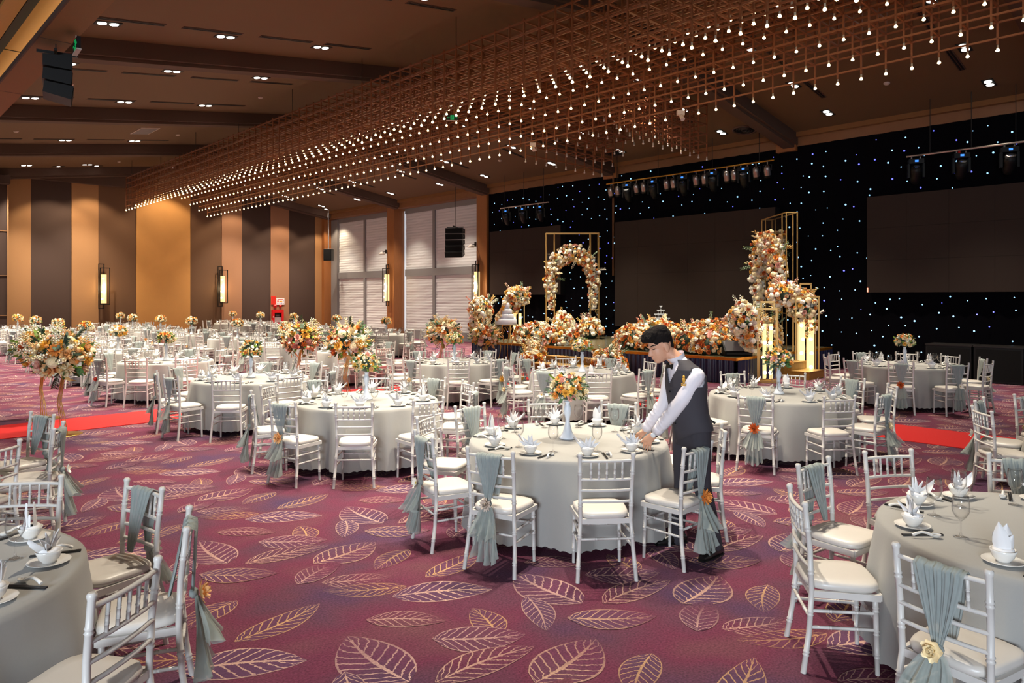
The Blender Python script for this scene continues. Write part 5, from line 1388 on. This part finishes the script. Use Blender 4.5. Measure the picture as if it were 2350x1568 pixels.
body.ball(hp(.088, 0, -.062), .018, 10, 6, 0, (.8, 1.25, .42), HM); body.ball(hp(.085, 0, -.073), .017, 10, 6, 0, (.8, 1.1, .45), HM)
limb(body, [(hp(-.03, 0, -.05), .060), (W3(1547, 820, 5.76), .058), (W3(1559, 838, 5.75), .066)], 14)
loft(body, torso(-.03), 18)
for a, b, c in ((NSH, NEL, NWR), (FSH, FEL, FWR)): limb(body, [(a, .05), (b, .04), (c, .0285)], 10)
def hand(wr, kn, tips, side, thumb):
    """palm from wrist to knuckles, five separate fingers bent at two joints"""
    d = (kn - wr).normalized(); n = d.cross(side).normalized()
    loft(body, [(wr, side * .026, n * .019), (wr.lerp(kn, .4), side * .036, n * .019), (wr.lerp(kn, .8), side * .041, n * .016), (kn, side * .040, n * .013)], 14)
    for q, (tip, L) in zip((-.027, -.009, .009, .026), tips):
        k0 = kn + side * q - d * .012; mid = k0.lerp(tip, .5) + UP * L; q2 = k0.lerp(tip, .8) + UP * L * .7
        limb(body, [(k0, .0108), (mid, .0098), (q2, .0088), (tip, .0072)], 8)
    b0 = wr.lerp(kn, .30) - side * .026 * (1 if thumb[1] else -1); limb(body, [(b0, .013), (b0.lerp(thumb[0], .55) + UP * .006, .0105), (thumb[0], .008)], 8)
sdN = (-FWD * .55 + RGT * .75 - UP * .1).normalized(); sdF = (-FWD * .4 + RGT * .8).normalized()
hand(NWR, W3(1487, 1014, 5.94), [(W3(1476, 1028, 6.01), .012), (W3(1480, 1034, 5.985), .015), (W3(1486, 1036, 5.955), .015), (W3(1492, 1033, 5.925), .012)], sdN, (W3(1471, 1015, 6.0), True))
hand(FWR, W3(1470, 997, 6.18), [(W3(1459, 1003, 6.22), .008), (W3(1461, 1008, 6.20), .010), (W3(1465, 1010, 6.18), .010), (W3(1470, 1010, 6.16), .008)], sdF, (W3(1461, 996, 6.14), False))
HN, KN, AN = W3(1603, 985, 5.66), W3(1611, 1112, 5.64), W3(1641, 1238, 5.66)
HFR, KF, AF = W3(1570, 985, 5.86), W3(1566, 1112, 5.92), W3(1552, 1226, 5.96)
for a, b, c in ((HN, KN, AN), (HFR, KF, AF)): limb(body, [(a, .07), (b, .05), (c, .035)], 10)
man = body.obj('person', 'skin'); remesh(man, .005, 7)
tag(man, 'young waiter in white shirt and charcoal vest bending over the table to straighten a bowl', 'person')
# hair: cropped sides, full top swept forward
h = MB(); h.ball(hp(-.022, 0, .072), .1, 18, 12, 0, (1.04, .86, .86), HM); h.ball(hp(.035, 0, .112), .075, 14, 10, 0, (1.12, .98, .72), HM); h.ball(hp(.090, 0, .098), .045, 12, 8, 0, (1.0, 1.4, .72), HM); h.ball(hp(-.078, 0, .035), .052, 12, 8, 0, (.85, 1.3, 1.35), HM); h.ball(hp(-.03, 0, .125), .07, 12, 8, 0, (1.2, 1.0, .6), HM)
for s in (-1, 1): h.ball(hp(-.030, s * .050, .045), .05, 12, 8, 0, (1.25, .66, .9), HM); h.ball(hp(.030, s * .052, .060), .035, 10, 8, 0, (1.0, .6, .9), HM)
h.ball(hp(-.088, 0, -.015), .036, 12, 8, 0, (.7, 1.6, 1.3), HM)
rr = random.Random(2)
for i in range(300):
    a = rr.uniform(-1, 1); b = rr.uniform(-.8, 1.2); p = hp(-.01 + .09 * b, .066 * a, .125 + .03 * (1 - a * a) - .02 * b * b); q = p + HF * rr.uniform(.005, .034) + HU * rr.uniform(.0, .02) + HS_ * rr.uniform(-.012, .012); h.tube([p - HU * .03, p, q], [.008, .006, .002], 5)
hair = remesh(h.obj('hair', 'hair', man), .005, 2)
f = MB()
for s in (-1, 1): f.tube([hp(.058, s * .056, .034), hp(.076, s * .043, .040), hp(.088, s * .022, .034)], [.002, .0042, .004], 6)
f.obj('eyebrows', 'hair', man)
f = MB()
for s in (-1, 1): f.tube([hp(.061, s * .051, .008), hp(.076, s * .038, .006), hp(.084, s * .024, .008)], [.001, .0034, .001], 6)
f.obj('eyelids', 'hair', man)
f = MB(); f.tube([hp(.082, -.022, -.067), hp(.100, 0, -.066), hp(.082, .022, -.067)], [.001, .0028, .001], 6); f.obj('lips', 'fl_coral', man)
# shirt
s = MB(); loft(s, [(W3(1555, 819, 5.755), FA * .064, SA * .068)] + torso(.004, 0, 7), 24)
for a, b, c in ((NSH, NEL, NWR), (FSH, FEL, FWR)):
    limb(s, [(a - UP * .012, .066), (a.lerp(b, .2), .070), (a.lerp(b, .5) - UP * .004, .065), (b, .057), (b.lerp(c, .5) - UP * .008, .054), (b.lerp(c, .84), .046), (c.lerp(b, .02), .038)], 16)
    d = (c - b).normalized()
    rr = random.Random(9)
    for q in np.linspace(.12, .80, 9):       # folds of the gathered sleeve
        p = b.lerp(c, q); r = .060 - .014 * q; sd = d.cross(FWD).normalized(); ph = rr.uniform(0, 6)
        s.tube([p + (sd * math.cos(t + ph) + d.cross(sd) * math.sin(t + ph)) * r * .93 + d * .012 * math.sin(2 * t) for t in np.linspace(0, 3.6, 9)], [.004] + [.010] * 7 + [.004], 6)
shirt = remesh(s.obj('shirt', 'shirt', man), .0065, 3)
cl = MB(); nk = W3(1554, 823, 5.755); ax = (W3(1548, 815, 5.76) - W3(1560, 835, 5.75)).normalized(); ca = (FA - ax * FA.dot(ax)).normalized()
loft(cl, [(nk + ax * .036, ca * .080, SA * .084), (nk + ax * .018, ca * .073, SA * .076), (nk - ax * .010, ca * .068, SA * .070), (nk - ax * .010, ca * .063, SA * .065), (nk + ax * .02, ca * .066, SA * .07)], 24, cap=False); cl.obj('collar', 'shirt', man)
for c, b in ((NWR, NEL), (FWR, FEL)):
    d = (c - b).normalized(); m = MB(); m.tube([c - d * .058, c - d * .054, c + d * .004, c + d * .006], [.043, .0455, .0455, .038], 20); m.obj('cuff', 'shirt', man)
# vest with V neck, open armholes and pointed front hem
NV = 128; rings = torso(.018, 0, 8) + [(W3(1590, 983, 5.75), FA * .147, SA * .193)]
fine = []
for i in range(len(rings) - 1):
    for j in range(10): t = j / 10; fine.append(tuple(rings[i][q].lerp(rings[i + 1][q], t) for q in range(3)))
fine.append(rings[-1])
m = MB(); V = []; F = []; n = NV
for i, (c, a, b) in enumerate(fine):
    for k in range(n):
        t = 2 * pi * k / n; p = c + a * math.cos(t) + b * math.sin(t)
        if i == len(fine) - 1: p = p - UP * (.075 * max(0, math.cos(t)) ** 3)
        V.append(p)
nr = len(fine) - 1
for i in range(nr):
    for k in range(n):
        t = 2 * pi * (k + .5) / n; t = (t + pi) % (2 * pi) - pi; y = i / nr
        if abs(t) < .85 * (1 - y / .47): continue                       # V neck
        ad = abs(abs(t) - pi / 2 - .05)
        if (ad / .50) ** 2 + ((y - .33) / .155) ** 2 < 1: continue   # armholes
        F.append((i * n + k, i * n + (k + 1) % n, (i + 1) * n + (k + 1) % n, (i + 1) * n + k))
m.add(V, F, 0, True); vest = m.obj('vest', 'vest', man); so = vest.modifiers.new('thick', 'SOLIDIFY'); so.thickness = .006; so.offset = 1
def onvest(px, py, up=0): 
    return W3(px, py, 5.75)
for k, q in enumerate((.56, .66, .76, .87)):
    c, a, b = fine[int(q * nr)]; p = c + a * 1.04 + b * .03; bt = MB(); bt.ball(p, .0075, 8, 6); bt.obj('button', 'black', vest)
c, a, b = fine[int(.40 * nr)]; t = .78; p = c + a * math.cos(t) * 1.07 + b * math.sin(t) * 1.07; nrm = (a.normalized() * math.cos(t) + b.normalized() * math.sin(t)).normalized(); sd = UP.cross(nrm).normalized()
bm = MB()
for dz, r in ((.024, .010), (.004, .013), (-.012, .010)): bm.ball(p + UP * dz, r, 10, 6, 0, (1, 1, 1.25))
for dz in (-.030, -.042): bm.bar(p - sd * .020 + UP * dz + nrm * .003, p + sd * .020 + UP * dz + nrm * .003, .008, .006)
bm.obj('badge', 'badge_gold', vest)
c, a, b = fine[int(.86 * nr)]; bm = MB(); bm.bar(c - a * 1.06 - b * .25, c - a * 1.06 + b * .25, .014, .02); bm.bar(c - a * 1.10 + b * .1, c - a * 1.35 + b * .2 - UP * .02, .008, .018); bm.obj('back_strap', 'black', vest)
bt = MB(); kb = W3(1539, 841, 5.755) + SA * .0
for s_ in (-1, 1):
    V = []
    for x, z in ((0, .008), (.045, .022), (.05, 0), (.045, -.022), (0, -.008)): V.append(kb + SA * (s_ * x) + UP * z)
    bt.add(V + [v + FA * .014 for v in V], [(0, 1, 2, 3, 4), (5, 6, 7, 8, 9)[::-1]] + [(i, (i + 1) % 5, (i + 1) % 5 + 5, i + 5) for i in range(5)])
bt.ball(kb + FA * .007, .012, 8, 6); bt.obj('bow_tie', 'black', man)
# trousers, shoes, watch
tr = MB(); loft(tr, [(W3(1583, 950, 5.75), FA * .124, SA * .165), (W3(1591, 990, 5.75), FA * .13, SA * .178), (W3(1590, 1022, 5.75), FA * .118, SA * .17)], 20)
limb(tr, [(HN, .098), (HN.lerp(KN, .45), .088), (KN, .070), (KN.lerp(AN, .5), .064), (AN - UP * .045, .058)], 16)
limb(tr, [(HFR, .098), (HFR.lerp(KF, .45), .088), (KF, .070), (KF.lerp(AF, .5), .064), (AF - UP * .045, .058)], 16)
remesh(tr.obj('trousers', 'trousers', man), .009, 4)
def shoe(ankle, d):
    d = Vector((d.x, d.y, 0)).normalized(); sd = UP.cross(d); g = Vector((ankle.x, ankle.y, 0)); m = MB()
    loft(m, [(g - d * .085 + UP * .045, sd * .028, UP * .032), (g - d * .05 + UP * .052, sd * .036, UP * .05), (g + UP * .055, sd * .038, UP * .052), (g + d * .07 + UP * .045, sd * .042, UP * .040), (g + d * .14 + UP * .034, sd * .044, UP * .028), (g + d * .185 + UP * .028, sd * .030, UP * .018)], 14)
    o = m.obj('shoe', 'shoe', man); sl = MB()
    loft(sl, [(g - d * .09 + UP * .012, sd * .03, UP * .011), (g + UP * .012, sd * .039, UP * .011), (g + d * .1 + UP * .012, sd * .046, UP * .011), (g + d * .19 + UP * .012, sd * .030, UP * .010)], 12); sl.obj('sole', 'black', o)
shoe(AN + (-FA) * .0, (-RGT * .75 - FWD * .65)); shoe(AF, (-RGT * .95 - FWD * .3))
d = (NWR - NEL).normalized(); wc = NWR + d * .030; sdw = d.cross(FWD).normalized()
wt = MB(); wt.tube([wc - d * .008, wc + d * .008], [.0345, .0345], 18, 0, False); wtc = wt.obj('wristwatch', 'dark_metal', man)
wn = (-FWD * .8 + UP * .45); wn = (wn - d * wn.dot(d)).normalized(); wf = MB(); q = wn.to_track_quat('Z', 'Y').to_matrix().to_4x4(); wf.lathe([(0, .007), (.019, .007), (.022, .003), (.022, -.006)], 18, wc + wn * .037, 0, True, q); wf.obj('dial', 'watch_face', wtc)
